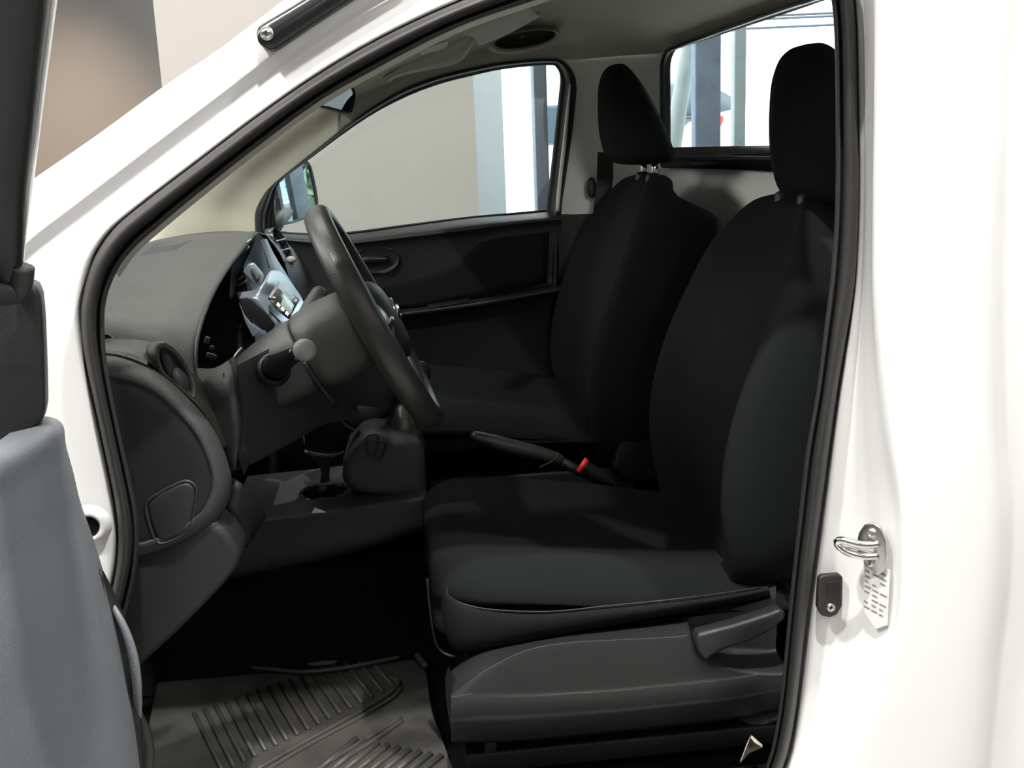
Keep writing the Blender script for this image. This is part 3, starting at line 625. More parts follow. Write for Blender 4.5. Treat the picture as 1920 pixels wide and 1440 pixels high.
# passenger fascia
surf('passenger_fascia', [AL([(500,441,.97),(512,441,1.15),(520,442,1.45)]), AL([(530,485,.97),(545,480,1.15),(560,478,1.45)]), AL([(550,560,.97),(575,560,1.15),(590,560,1.45)]), AL([(560,680,.97),(590,690,1.15),(610,700,1.45)]), AL([(540,780,.97),(560,780,1.15),(580,780,1.45)])], 'plastic', da, pu=4, pv=4)
vc = A(524, 466, 1.05); vx = (A(541, 505, 1.05)-A(511, 440, 1.05)).normalized()
vn = V3((.85, -.4, .25)).normalized(); vb = vn.cross(vx).normalized()
vt = loft('air_vent', [ell(vc+vn*.004, vx*.042, vb*.020, 16), ell(vc+vn*.010, vx*.046, vb*.024, 16), ell(vc-vn*.01, vx*.048, vb*.026, 16)], 'gloss', da, per=1, label='round passenger air vent')
for s in (-.018, .004, .024):
    tube('vane', [vc+vx*s-vb*.018+vn*.012, vc+vx*(s+.004)+vb*.018+vn*.012], .0022, 'bezel', vt, n=6)
ball('vent_dial', A(546, 487, 1.0), (.011, .008, .008), 'knob', da, n=12)
# end panel, fuse cover and kick panel on the near end
D = [(120,655),(197,663),(232,669),(266,681),(302,700),(346,738),(390,788),(415,835),(430,880),(433,906),(428,936),(413,966),(396,984),(340,1020),(240,1050),(150,1020)]
de = [A(*q, .085) for q in D]; cen = (250, 900)
def shrink(pts, t, y): return [A(p[0]+(cen[0]-p[0])*t, p[1]+(cen[1]-p[1])*t, y) for p in pts]
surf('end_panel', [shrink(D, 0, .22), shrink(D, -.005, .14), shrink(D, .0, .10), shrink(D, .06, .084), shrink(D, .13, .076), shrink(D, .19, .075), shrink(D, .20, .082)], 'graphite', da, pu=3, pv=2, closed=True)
surf('shaded_end_face', [shrink(D, .185, .081), shrink(D, .20, .0775), shrink(D, .6, .0775), shrink(D, .99, .0775)], 'black', da, pu=3, pv=2, closed=True)  # same plastic as the rim, the shade on the face put into its colour
fc = [(276,946),(300,926),(335,908),(352,905),(364,914),(366,930),(358,974),(342,1000),(308,1016),(294,1012),(283,985)]
prism('fuse_cover', AL(fc, .074), (0, .012, 0), 'plastic', da, bevel=.004)
fcr = mixp(fc, [(322, 960)]*len(fc), -.05)
tube('cover_rim', AL(fcr, .077), .0026, 'plastic', da, n=6, closed=True, res=40)
KP = [(150,1000),(240,1010),(340,1002),(394,970),(425,995),(448,1026),(452,1045),(444,1068),(420,1098),(390,1130),(330,1190),(272,1243),(215,1290),(150,1300)]
prism('kick_panel', AL(KP, .088), (0, .075, 0), 'plastic', da, bevel=.014, segs=4)
# driver side vent and shoulder
sv = A(325, 700, .118); sx = (A(345, 742, .118)-A(305, 672, .118)).normalized()
sn = V3((.55, -.72, .42)).normalized(); sn = (sn-sx*sn.dot(sx)).normalized(); sb = sn.cross(sx)
svt = loft('air_vent', [ell(sv-sn*.01, sx*.030, sb*.010, 16), ell(sv+sn*.004, sx*.034, sb*.012, 16), ell(sv+sn*.010, sx*.042, sb*.0175, 16), ell(sv+sn*.003, sx*.047, sb*.021, 16), ell(sv-sn*.012, sx*.049, sb*.023, 16)], 'pad', da, per=1, label='oval driver side air vent')
loft('vent_hole', [ell(sv+sn*.002-sx*.004, sx*.030, sb*.010, 16), ell(sv+sn*.0085-sx*.004, sx*.031, sb*.0115, 16)], 'black', svt, per=1)
loft('vent_flap', [ell(sv+sn*.008+sx*.010, sx*.018, sb*.010, 14), ell(sv+sn*.011+sx*.010, sx*.016, sb*.009, 14)], 'plastic', svt, per=1)
# shoulder strip between vent and end panel
surf('shoulder_trim', [AL([(185,655,.10),(260,668,.098),(330,722,.098),(385,778,.10),(420,840,.115)]), AL([(190,645,.12),(270,655,.125),(345,715,.13),(395,775,.14),(425,835,.15)]), AL([(150,640,.16),(280,640,.18),(366,700,.2),(400,760,.19),(432,835,.18)])], 'pad', da, pu=4, pv=3)
prism('end_notch', AL([(190,626),(204,628),(211,633),(196,636)], .16), (0, .004, 0), 'gloss', da, bevel=0)
# instrument cluster
cl = thing('x', None, None, (0, 0, 0)); bpy.data.objects.remove(cl)
cface = surf('instrument_cluster', [[V3((-.40, y, z)) for y in (.16, .3, .45, .62, .70)] for z in (1.02, 1.12, 1.235)], 'black', da, pu=2, pv=2)
surf('cluster_wall', [[V3((-.42, .665, 1.0)), V3((-.30, .665, 1.0)), V3((-.24, .665, 1.0))], [V3((-.42, .675, 1.29)), V3((-.32, .675, 1.30)), V3((-.26, .675, 1.30))]], 'black', da, pu=2, pv=2)
surf('vent_surround', [AL([(477,438,.745),(450,472,.67),(434,505,.63),(430,560,.62)]), AL([(488,437,.76),(472,470,.71),(455,509,.69),(450,560,.685)])], 'black', da, pu=3, pv=2)
surf('cluster_shelf', [[V3((x, y, z)) for x, z in ((-.42, 1.12), (-.32, 1.115), (-.235, 1.10), (-.22, 1.06))] for y in (.17, .3, .5, .67)], 'black', da, pu=3, pv=2)
for y in (.33, .5):
    lathe('gauge', (-.385, y, 1.17), (1, 0, 0), [(0, 0), (.045, 0), (.05, .01), (.055, .01)], 'gloss', cface, n=24)
tube('lens_edge', AL([(453,652,.34),(441,666,.33),(435,682,.32),(438,704,.31),(431,728,.30)]), .0016, 'bezel', da, n=6, res=16)
for (px, py, w, h) in ((388,638,.007,.010),(397,652,.006,.006),(396,668,.014,.008)):
    box('switch', A(px, py, .24), (w, .008, h), 'plastic', da, bevel=.0015, rot=(0, .4, 0))
# knee panel
surf('knee_panel', [AL([(418,700,.19),(470,672,.30),(540,640,.42),(610,640,.53),(660,660,.60)]), AL([(428,760,.175),(480,735,.29),(550,705,.41),(620,720,.52),(670,735,.60)]), AL([(436,850,.175),(490,828,.28),(550,800,.40),(606,775,.50),(660,765,.60)]), AL([(437,884,.20),(496,858,.31),(556,825,.42),(606,797,.52),(660,785,.62)]), AL([(420,890,.30),(490,850,.40),(540,815,.5),(600,790,.6),(650,775,.68)])], 'graphite', da, pu=4, pv=4)
surf('hood_lower', [AL([(369,690,.215),(377,745,.19),(396,800,.168),(418,845,.16),(430,884,.165)]), AL([(402,690,.205),(412,750,.175),(424,800,.16),(432,845,.155),(436,884,.16)]), AL([(433,672,.215),(441,705,.185),(449,765,.170),(452,820,.165),(441,880,.165)]), AL([(440,668,.30),(448,705,.28),(455,765,.27),(456,820,.26),(446,880,.25)])], 'plastic', da, pu=4, pv=3)
surf('lower_bracket', [AL([(436,895,.17),(470,920,.2),(490,960,.24)]), AL([(415,960,.17),(448,985,.2),(450,1020,.24)])], 'plastic', da, pu=3, pv=3, thick=.012)
for a, b in (((440,903),(462,930)), ((430,925),(455,955)), ((420,945),(450,980))):
    tube('bracket_rib', [A(*a, .166), A(*b, .19)], .0028, 'pad', da, n=6)
# centre stack
def PY(l): return AL(l)
surf('centre_panel', [PY([(486,437,.74),(494,447,.82),(500,448,.90)]), PY([(470,470,.70),(490,478,.80),(516,480,.94)]), PY([(453,509,.68),(490,520,.80),(536,512,.96)]), PY([(448,545,.675),(500,560,.8),(556,545,.98)]), PY([(455,590,.675),(510,600,.8),(575,590,.98)]), PY([(474,632,.675),(530,640,.8),(600,640,.98)]), PY([(530,760,.69),(590,770,.8),(640,760,.98)])], 'silver', da, pu=4, pv=4, label='silver centre fascia')
tube('panel_crease', AL([(491,450,.77),(497,475,.78),(505,503,.785)]), .0012, 'bezel', da, n=6)
hz = [(463,507),(470,500),(479,504),(490,517),(494,524),(492,529),(484,530),(478,526)]
hzs = prism('hazard_switch', AL([(453,509),(464,495),(475,493),(493,515),(495,524),(490,532),(476,534)], .655), (0, .012, 0), 'silver', da, bevel=.003)
prism('button', AL([(469,503),(475,501),(487,515),(486,521),(482,526),(480,523)], .648), (0, .008, 0), 'bezel', hzs, bevel=.0015)
for a, b in (((447,524),(457,517)), ((445,536),(464,526)), ((450,465),(472,448)), ((440,485),(468,462))):
    tube('vent_slat', [A(*a, .67), A(*b, .672)], .0022, 'bezel', da, n=6)
# radio housing
rt = [PY([(444,548,.66),(470,545,.655),(488,535,.66),(505,512,.72),(512,506,.80)]), PY([(447,558,.645),(478,556,.64),(500,530,.66),(511,512,.74),(530,512,.83)]), PY([(452,562,.64),(488,558,.635),(528,560,.72),(552,556,.80),(562,552,.86)]), PY([(480,590,.64),(505,585,.632),(530,600,.66),(560,590,.74),(575,580,.80)]), PY([(500,625,.64),(530,612,.632),(550,610,.66),(575,600,.74),(590,590,.8)])]
rad = surf('radio', rt, 'silver', da, pu=4, pv=4, label='silver radio with small display')
surf('radio_face', [PY([(524,527,.69),(534,536,.70),(562,562,.735)]), PY([(504,558,.625),(520,578,.628),(543,597,.635)])], 'bezel', rad, pu=2, pv=2, thick=.003)
def quad(name, a, b, c, d, y0, m, par, th=.003): return prism(name, [A(*a, y0[0]), A(*b, y0[1]), A(*c, y0[1]), A(*d, y0[0])], (0, -th, 0), m, par, bevel=.0006)
prism('display', AL([(533,552,.655),(552,572,.66),(545,590,.625),(527,570,.62)]), (.0, -.004, 0), 'lcd', rad, bevel=.0005)
prism('disc_slot', AL([(523,540,.66),(531,548,.66),(518,562,.618),(511,554,.618)]), (0, -.004, 0), 'black', rad, bevel=.0005)
for k in range(3):
    prism('button', AL([(521+k*8,566+k*8,.618),(527+k*8,572+k*8,.618),(524+k*8,577+k*8,.612),(518+k*8,571+k*8,.612)]), (0, -.004, 0), 'label', rad, bevel=.001)
for k in range(4):
    prism('button', AL([(536+k*6,541+k*6,.69),(540+k*6,545+k*6,.69),(537+k*6,550+k*6,.68),(533+k*6,546+k*6,.68)]), (0, -.003, 0), 'silver', rad, bevel=.0008)
ball('volume_knob', A(507, 559, .615), .004, 'chrome', rad, n=10)
ball('volume_knob', A(514, 560, .615), .004, 'chrome', rad, n=10)
prism('storage_pocket', AL([(447,560),(462,558),(479,562),(505,582),(526,603),(510,616),(493,620),(468,600),(455,582)], .632), (0, .006, 0), 'plastic', da, bevel=.002)
prism('side_strip', AL([(448,568),(458,590),(472,608),(491,620),(474,632),(460,605)], .628), (0, .006, 0), 'silver', da, bevel=.001)
loft('lower_pocket', [ell(A(690, 765, .74), V3((.050, 0, 0)), V3((0, .01, .042)), 18), ell(A(690, 765, .80), V3((.045, 0, 0)), V3((0, .01, .038)), 18)], 'black', da, per=1)
tube('pocket_lip', [A(690+58*math.cos(t), 765+46*math.sin(t), .735) for t in [math.radians(a) for a in range(20, 175, 10)]], .003, 'plastic', da, n=6)
surf('stack_lower', [PY([(560,640,.66),(640,650,.70),(760,660,.72),(800,690,.74)]), PY([(580,760,.68),(640,770,.74),(740,775,.74),(790,800,.74)]), PY([(570,840,.72),(640,850,.76),(740,860,.76),(790,880,.76)])], 'black', da, pu=3, pv=3)

# ================================================================== STEERING
sw = thing('steering_wheel', 'black steering wheel rising in front of the driver seat', 'steering wheel', (-.03, .4, 1.235))
wc = V3((-.026, .41, 1.236)); wt = V3((.435, 0, -.900)).normalized()
wy = V3((-.026, 1, .0)); wy = (wy-wt*wy.dot(wt)).normalized(); wn_ = wt.cross(wy).normalized()
if wn_.x < 0: wn_ = -wn_
Rw = .183
rimP = [wc+wt*(-Rw*math.cos(a))+wy*(Rw*math.sin(a)) for a in [2*math.pi*i/64 for i in range(64)]]
V = []; Fc = []; nn = 16
for i, pnt in enumerate(rimP):
    rd = (pnt-wc).normalized()
    for q in range(nn):
        t = 2*math.pi*q/nn; V.append(pnt+rd*.0185*math.cos(t)+wn_*.0215*math.sin(t))
for i in range(64):
    for q in range(nn): Fc.append((i*nn+q, i*nn+(q+1) % nn, ((i+1) % 64)*nn+(q+1) % nn, ((i+1) % 64)*nn+q))
link('rim', V, Fc, 'leather', sw)
hub = loft('hub', [ell(wc+wn_*h+wt*.012, wt*a, wy*b, 20, 2.6) for h, a, b in ((-.035, .05, .06), (-.02, .068, .078), (.0, .074, .084), (.018, .068, .078), (.030, .050, .060), (.034, .020, .026))], 'black', sw, per=1)
em = lathe('emblem', wc+wn_*.034+wt*.002, wn_, [(0, .002), (.012, .002), (.014, .0045), (.019, .004), (.020, 0)], 'chrome', hub, n=24)
box('emblem_bar', wc+wn_*.037+wt*.002, (.006, .046, .009), 'chrome', hub, rot=(0, .4, 0), bevel=.001)
for sgn in (-1, 1):
    sp = loft('spoke', [ell(wc+wy*(sgn*y)+wt*z+wn_*h, wt*a, wn_*.011, 12) for y, z, h, a in ((.07, .0, .012, .030), (.11, .006, .010, .026), (.15, .01, .003, .022), (.178, .012, 0, .024))], 'bezel' if sgn < 0 else 'black', sw, per=1)
    for k in range(2): box('button', wc+wy*(sgn*(.105+.022*k))+wt*.004+wn_*.021, (.006, .012, .022), 'steel' if k == 0 else 'gloss', sp, rot=(0, .4, 0), bevel=.002)
for sgn in (-1, 1):
    loft('lower_spoke', [ell(wc+wt*d+wy*(sgn*e)+wn_*h, wy*.016, wn_*.008, 10) for d, e, h in ((.06, .03, .012), (.11, .05, .008), (.17, .06, 0))], 'silver', sw, per=1)
sc2 = thing('steering_column', 'grey plastic steering column shroud with stalks behind the steering wheel', 'steering column', (-.15, .42, 1.15))
cy_ = V3((0, 1, 0)); cdir = -wn_; cup = wt*-1
def colring(s, a, b, dz=0, p=3.0): return ell(wc+cdir*s+V3((0, .01, dz)), cup*a, cy_*b, 16, p)
loft('rear_shroud', [colring(.03, .058, .055), colring(.036, .066, .062), (colring(.08, .070, .066)), (colring(.118, .066, .066, .0)), (colring(.124, .058, .058, .0))], 'shroud', sc2, per=1)
loft('front_shroud', [colring(.124, .056, .06, .002), colring(.132, .062, .066, .002), colring(.19, .058, .066, .0), colring(.25, .050, .06, -.006), colring(.3, .04, .05, -.01)], 'shroud', sc2, per=1)
st = tube('indicator_stalk', AL([(508,694,.31),(522,684,.275),(542,671,.24),(560,660,.205)]), [.019, .018, .013, .0115], 'gloss', sc2, n=14, res=14)
ball('stalk_knob', A(571, 656, .195), (.0165, .014, .016), 'knob', st, n=16, label='light grey stalk end')
lathe('stalk_ring', A(512, 692, .30), (A(542,671,.24)-A(508,694,.31)), [(.021, -.01), (.024, -.004), (.024, .004), (.021, .008)], 'plastic', st, n=22)
ball('stalk_boot', A(513, 697, .315), (.026, .024, .024), 'black', st, n=16)
tube('wiper_stalk', AL([(556,615,.47),(578,585,.53),(592,562,.575),(598,552,.59)]), [.012, .014, .016, .015], 'pad', sc2, n=12, res=12, round_ends=True)
surf('shroud_groove', [AL([(566,680,.325),(585,708,.335),(604,735,.35),(625,760,.37)]), AL([(574,676,.33),(594,705,.335),(614,732,.35),(634,755,.37)])], 'black', sc2, pu=3, pv=1, thick=.006)

# ================================================================== CENTRE CONSOLE
co = thing('centre_console', 'black centre console with a round cup holder on the floor tunnel', 'console', (-.1, .72, .7))
ch = A(610, 936, .70); rcup = .043
topR = [[A(430,985,.585), A(520,975,.585), A(600,966,.585), A(700,952,.585), A(800,936,.585)]]
def up(l, y, dz=0): return [V3((p.x+(0), y, p.z+dz)) for p in l]
base = topR[0]
import itertools
surf('console_top', [[V3((p.x, y, p.z+dz)) for p in base] for y, dz in ((.585, 0), (.60, .006), (.66, .008), (.70, .008), (.74, .008), (.80, .008), (.86, .008))], 'graphite', co, pu=14, pv=8, hole=lambda c: (c.x-ch.x)**2+(c.y-ch.y)**2 < rcup**2)
zc_ = ch.z
zt = [p.z for p in base]
ztop = base[2].z+.008
lathe('cup_holder', (ch.x, ch.y, ztop), (0, 0, 1), [(.0, -.06), (.036, -.06), (.039, -.03), (rcup-.001, -.002), (rcup+.001, .002), (rcup+.005, .002), (rcup+.007, -.004)], 'gloss', co, n=30)
surf('console_side', [base, [V3((p.x, .588, p.z-.03)) for p in base], [A(x, y, .592) for x, y in ((430,1078),(520,1060),(600,1042),(700,1015),(810,980))], [A(x, y, .63) for x, y in ((430,1085),(520,1068),(600,1052),(700,1025),(810,990))]], 'graphite', co, pu=4, pv=3)
gs = [(640,905),(643,870),(655,845),(675,822),(692,811),(740,816),(782,832),(797,850),(800,940),(720,935),(660,925)]
prism('gear_surround', AL(gs, .62), (0, .22, 0), 'graphite', co, bevel=.018, segs=4)
prism('front_wall', AL([(582,853),(628,856),(618,878),(617,900),(622,912),(599,911),(602,888),(598,872)], .76), (0, .02, 0), 'pad', co, bevel=.003)
tube('cup_rim', AL([(572,846,.72),(590,851,.735),(612,853,.74),(634,851,.735),(645,846,.72)]), .003, 'bezel', co, n=8, res=16)
for a, b in (((569,815),(572,840)), ((586,806),(577,838))): tube('rail', [A(*a, .72), A(*b, .72)], .0018, 'pad', co, n=6)
tube('socket_ring', AL([(687,820),(700,815),(709,818),(707,834),(700,854),(692,858),(687,845)], .612), .0025, 'pad', co, n=6, closed=True, res=30)
tube('socket_ring', AL([(714,826),(722,830),(721,845),(714,860),(704,862)], .612), .0022, 'pad', co, n=6, res=16)
prism('white_tab', AL([(590,952),(606,958),(612,961),(584,962)], .5835), (0, .002, 0), 'label', co, bevel=0)
gl_ = thing('gear_lever', 'black gear lever with a pleated boot behind the steering wheel', 'gear lever', A(745, 840, .72))
gb = A(748, 838, .71)
rings = []
for k in range(9):
    t = k/8; r = .040*(1-t)**.8+.012; z = t*.085
    rings.append(ell(gb+V3((.012*t, 0, z+.003*math.sin(k*9))), V3((r*(1+.10*math.sin(k*3)), 0, 0)), V3((0, r*(1+.10*math.cos(k*3)), 0)), 16))
loft('boot', rings, 'leather', gl_, per=1, pv=2)
for k in range(4):
    tube('boot_fold', [gb+V3((-.03+.016*k, -.040+.004*k, .006)), gb+V3((-.016+.012*k, -.030, .034+.004*k)), gb+V3((-.004+.006*k, -.016, .066))], .003, 'leather', gl_, n=6, res=8)
tube('stick', [gb+V3((.012, 0, .08)), A(772, 742, .69), A(786, 712, .68)], .007, 'gloss', gl_, n=10)
ball('gear_knob', A(790, 700, .68), (.018, .018, .024), 'black', gl_, n=16)
hb = thing('handbrake', 'black handbrake lever lying between the two seats', 'handbrake', A(1000, 870, .72))
tube('grip', AL([(893,820),(915,826),(960,838),(1010,850),(1046,861)], .72), [.0125, .0155, .0155, .0145, .013], 'leather', hb, n=14, res=20, round_ends=True)
ball('release_button', A(892, 819, .72), (.008, .007, .008), 'bezel', hb, n=12)
tube('shaft', AL([(1040,859,.72),(1080,880,.72),(1150,912,.72)]), [.009, .010, .012], 'black', hb, n=10)
tube('boot_edge', AL([(1046,848,.70),(1044,858,.69),(1030,868,.68),(1012,876,.67)]), .0016, 'plastic', hb, n=6, res=10)
bk = thing('belt_buckle', 'seat belt buckle with a red release bar beside the handbrake', 'buckle', A(1110, 890, .69))
bc = A(1097, 876, .69)
bdv = (A(1150, 906, .69)-bc).normalized()
loft('buckle_body', [ell(bc+bdv*s, V3((0, .016, 0)), bdv.cross(V3((0, 1, 0)))*h, 12, 4) for s, h in ((-.004, .008), (0, .0115), (.03, .0115), (.055, .009), (.06, .006))], 'black', bk, per=1)
rb_a = A(1101, 861, .672); rb_b = A(1085, 884, .672)
tube('release_bar', [rb_a, rb_b], .0058, 'red', bk, n=8, label='red release bar')

# ================================================================== SEATS
def make_seat(label, cy, dx, dz, dzc, near, hx=0, hy=0, hz=0):
    t = thing('driver_seat' if near else 'passenger_seat', label, 'car seat', (.3+dx, cy, .55))
    # ---- cushion: stations along x, rings around
    def ring(x, hw, zt_, zb, crown, bol):
        ys_ = (-.86, -.93, -1.0, -.80, -.45, 0, .45, .80, 1.0, 1.02, .98)
        out = []
        zz = (zb, zb+(zt_-zb)*.45, zt_-.035, zt_+bol, zt_, zt_+crown, zt_, zt_+bol, zt_-.035, zb+(zt_-zb)*.45, zb)
        for a, z in zip(ys_, zz): out.append(V3((x+dx, cy+a*hw, z+dz+dzc)))
        return out
    rings = [ring(.044, .13, .845, .80, -.002, -.006), ring(.034, .175, .868, .775, 0, .0), ring(.048, .21, .882, .768, 0, .004), ring(.075, .235, .886, .768, 0, .008), ring(.115, .252, .884, .775, -.008, .012), ring(.22, .252, .868, .79, -.016, .018), ring(.36, .252, .846, .795, -.016, .018), ring(.48, .25, .828, .79, -.010, .012), ring(.58, .24, .820, .78, 0, .004), ring(.62, .20, .81, .78, 0, 0)]
    cu = loft('cushion', rings, 'fabric', t, per=3, pv=3)
    # ---- backrest: rings at heights
    bb = []
    TH = 1 if near else 1.95; HW = 1 if near else 1.08
    for z, xf, hw, th, bol in ((.80, .50, .20, .10, .0), (.86, .502, .235, .13, .010), (.95, .500, .250, .14, .022), (1.05, .512, .252, .13, .026), (1.15, .538, .248, .12, .022), (1.24, .570, .236, .105, .014), (1.31, .598, .210, .09, .008), (1.36, .622, .160, .075, .003), (1.39, .642, .115, .055, 0), (1.402, .662, .065, .03, 0)):
        hw *= HW; th *= (TH if z < 1.35 else 1)
        r = []
        for a, f in ((-.55, 0), (0, -.0), (.55, 0), (.86, 1), (1.0, .2), (1.02, -1), (.9, -2), (.5, -2), (-.5, -2), (-.9, -2), (-1.02, -1), (-1.0, .2), (-.86, 1)):
            xx = xf + (0.012*(1 if abs(a) < .6 and f == 0 else 0) - bol*f if f >= 0 else th*(.5 if f == -1 else 1))
            r.append(V3((xx+dx, cy+a*hw, z+dz)))
        bb.append(r)
    ba = loft('backrest', bb, 'fabric', t, per=3, pv=3)
    # ---- headrest: wedge
    hh = []
    for z, xf, xb, hw in ((1.432, .645, .70, .06), (1.437, .622, .735, .105), (1.455, .604, .742, .124), (1.49, .594, .730, .130), (1.53, .590, .712, .128), (1.57, .590, .690, .121), (1.605, .592, .668, .108), (1.632, .600, .648, .086), (1.645, .610, .636, .055), (1.648, .618, .628, .02)):
        z = 1.648+(z-1.648)*(1.16 if near else 1); hw *= (1.12 if near else 1)
        c = V3(((xf+xb)/2+dx+hx, cy+hy, z+dz+hz)); hh.append(ell(c, V3(((xb-xf)/2, 0, 0)), V3((0, hw, 0)), 18, 2.6))
    hd = loft('headrest', hh, 'fabric', t, per=1, pv=3)
    for s in (-.05, .05):
        tube('headrest_post', [V3((.672+dx, cy+s, 1.37+dz)), V3((.676+dx, cy+s, 1.46+dz))], .0075, 'chrome', hd, n=12, label='chrome headrest post')
        lathe('post_collar', (.672+dx, cy+s, 1.395+dz), (.04, 0, 1), [(.018, -.01), (.018, .006), (.012, .012), (.007, .012)], 'black', hd, n=14)
    return t, cu, ba, hd
ds, dcu, dba, dhd = make_seat('black fabric driver seat nearest the open doorway', .41, 0, 0, 0, True, .052, -.02, -.012)
ps, pcu, pba, phd = make_seat('black fabric passenger seat beyond the handbrake, its chrome headrest posts showing', 1.09, -.080, .02, .065, False, -.022, 0, -.006)
# seam on the driver cushion
sh3 = lambda l, d: [(p[0], p[1]+d) for p in l]
seam = [(838,1095),(842,1118),(870,1133),(920,1143),(1000,1147),(1060,1145),(1130,1137),(1250,1125),(1350,1113),(1425,1101)]
tube('cushion_seam', [A(q[0], q[1], .140+d) for q, d in zip(seam, (.06, .035, .01, .001, 0, 0, 0, 0, 0, 0))], .0014, 'black', dcu, n=6, res=50)
# near side cushion panel
cs_t = [(830,1085),(838,1112),(868,1131),(920,1142),(1000,1147),(1130,1138),(1250,1126),(1350,1114),(1440,1098)]
cs_b = [(826,1140),(838,1195),(862,1222),(920,1219),(1000,1203),(1130,1178),(1250,1156),(1350,1138),(1445,1118)]
surf('cushion_side', [[A(p[0], p[1], y+d) for p, d in zip(q, (.07, .035, .008, 0, 0, 0, 0, 0, 0))] for q, y in ((cs_t, .158), (sh3(cs_t, 3), .141), (mixp(cs_t, cs_b, .5), .136), (mixp(cs_t, cs_b, .92), .148), (cs_b, .19), (sh3(cs_b, 6), .26))], 'bolster', ds, pu=4, pv=4)
# plastic side trim with recess for the recliner
xsn = [846, 905, 985, 1070, 1160, 1260, 1340, 1400, 1480]
topi = [1262, 1222, 1204, 1190, 1180, 1168, 1156, 1140, 1108]
rid = [1310, 1262, 1221, 1206, 1201, 1196, 1186, 1172, 1150]
cre = [1326, 1319, 1317, 1312, 1306, 1296, 1288, 1280, 1262]
bot = [1388, 1391, 1387, 1379, 1370, 1359, 1350, 1341, 1326]
rec = [(1296,1180),(1340,1168),(1400,1148),(1475,1108),(1510,1100),(1510,1255),(1460,1263),(1390,1260),(1335,1246),(1308,1222),(1298,1200)]
recw = [(A(*q, .1).x, A(*q, .1).z) for q in rec]
def inside(x, z):
    c = False; j = len(recw)-1; dmin = 9
    for i in range(len(recw)):
        xi, zi = recw[i]; xj, zj = recw[j]
        if (zi > z) != (zj > z) and x < (xj-xi)*(z-zi)/(zj-zi)+xi: c = not c
        ex, ez = xj-xi, zj-zi; tt = max(0, min(1, ((x-xi)*ex+(z-zi)*ez)/(ex*ex+ez*ez+1e-12)))
        dmin = min(dmin, math.hypot(x-xi-ex*tt, z-zi-ez*tt)); j = i
    return dmin if c else -dmin
def dsp(v):
    d = inside(v.x, v.z)
    if d > 0 and v.y < .18:
        s = min(1, d/.010); return v+V3((0, .055*s*s*(3-2*s), 0))
    return v
mk = lambda l, y, d=0: [A(x, q+d, y) for x, q in zip(xsn, l)]
lerp = lambda a, b, t: [p+(q-p)*t for p, q in zip(a, b)]
surf('side_trim', [mk(topi, .21, -6), mk(topi, .155), mk(lerp(topi, rid, .8), .112), mk(rid, .104, 4), mk(lerp(rid, cre, .5), .100), mk(cre, .0995, -20), mk(cre, .0968, -9), mk(cre, .0955, 1), mk(cre, .0965, 12), mk(cre, .0985, 23), mk(lerp(cre, bot, .5), .100), mk(bot, .112, -6), mk(bot, .125), mk(bot, .2, 4)], 'plastic', ds, pu=10, pv=7, disp=dsp)
surf('trim_end', [AL([(846,1240,.21),(838,1262,.2),(838,1310,.2),(848,1388,.2)]), AL([(842,1250,.16),(836,1275,.15),(838,1320,.15),(850,1390,.15)]), AL([(847,1262,.125),(848,1308,.107),(848,1326,.1),(852,1389,.12)])], 'plastic', ds, pu=4, pv=3)
lv = [(1306,1196),(1312,1189),(1377,1172),(1440,1152),(1466,1141),(1474,1150),(1474,1162),(1440,1188),(1402,1206),(1365,1217),(1343,1227),(1330,1238),(1322,1241),(1312,1228),(1306,1212)]
prism('recline_lever', AL(lv, .088), (0, .03, -.002), 'plastic', ds, bevel=.007, segs=4)
tube('seat_frame_wire', AL([(801,1085,.24),(806,1140,.24),(815,1195,.24),(825,1218,.235),(840,1228,.225),(856,1231,.22)]), .0026, 'steelblack', ds, n=8, res=24)
prism('seat_leg', AL([(912,1385),(935,1385),(926,1450),(918,1500),(892,1500),(902,1440)], .17), (0, .04, 0), 'plastic', ds, bevel=.004)
box('seat_rail', V3((.33, .19, .575)), (.52, .045, .035), 'black', ds, bevel=.005)
box('seat_rail', V3((.33, .62, .575)), (.52, .045, .035), 'black', ds, bevel=.005)
box('seat_pan', V3((.33, .42, .74)), (.50, .42, .06), 'black', ds, bevel=.01)
box('seat_riser', V3((.36, .42, .65)), (.42, .36, .14), 'black', ds, bevel=.01)
box('seat_riser', V3((.28, 1.10, .70)), (.45, .44, .22), 'black', ps, bevel=.01)
# passenger seat: inner recliner cover and hinge end
prism('recliner_cover', AL([(1172,782),(1218,780),(1228,800),(1240,900),(1180,905),(1150,880),(1162,830)], .83), (0, .05, 0), 'black', ps, bevel=.008)
ball('hinge_cap', A(1252, 908, .70), (.016, .012, .012), 'plastic', ds, n=12)

# ================================================================== SMALLER THINGS
# seat belt on far pillar
sb_ = thing('seat_belt', 'black seat belt strap hanging on the far rear pillar beside the passenger headrest', 'seat belt', A(1130, 400, 1.38))
prism('strap', AL([(1121,285),(1149,287),(1150,330),(1140,420),(1110,420),(1119,340)], 1.37), (0, .003, 0), 'black', sb_, bevel=0)
loft('belt_guide', [ell(A(1109, 352, 1.40)+V3((0, d, 0)), V3((.012*s, 0, 0)), V3((0, 0, .026*s)), 12) for d, s in ((-.012, .6), (-.008, 1), (.012, 1))], 'black', sb_, per=1)
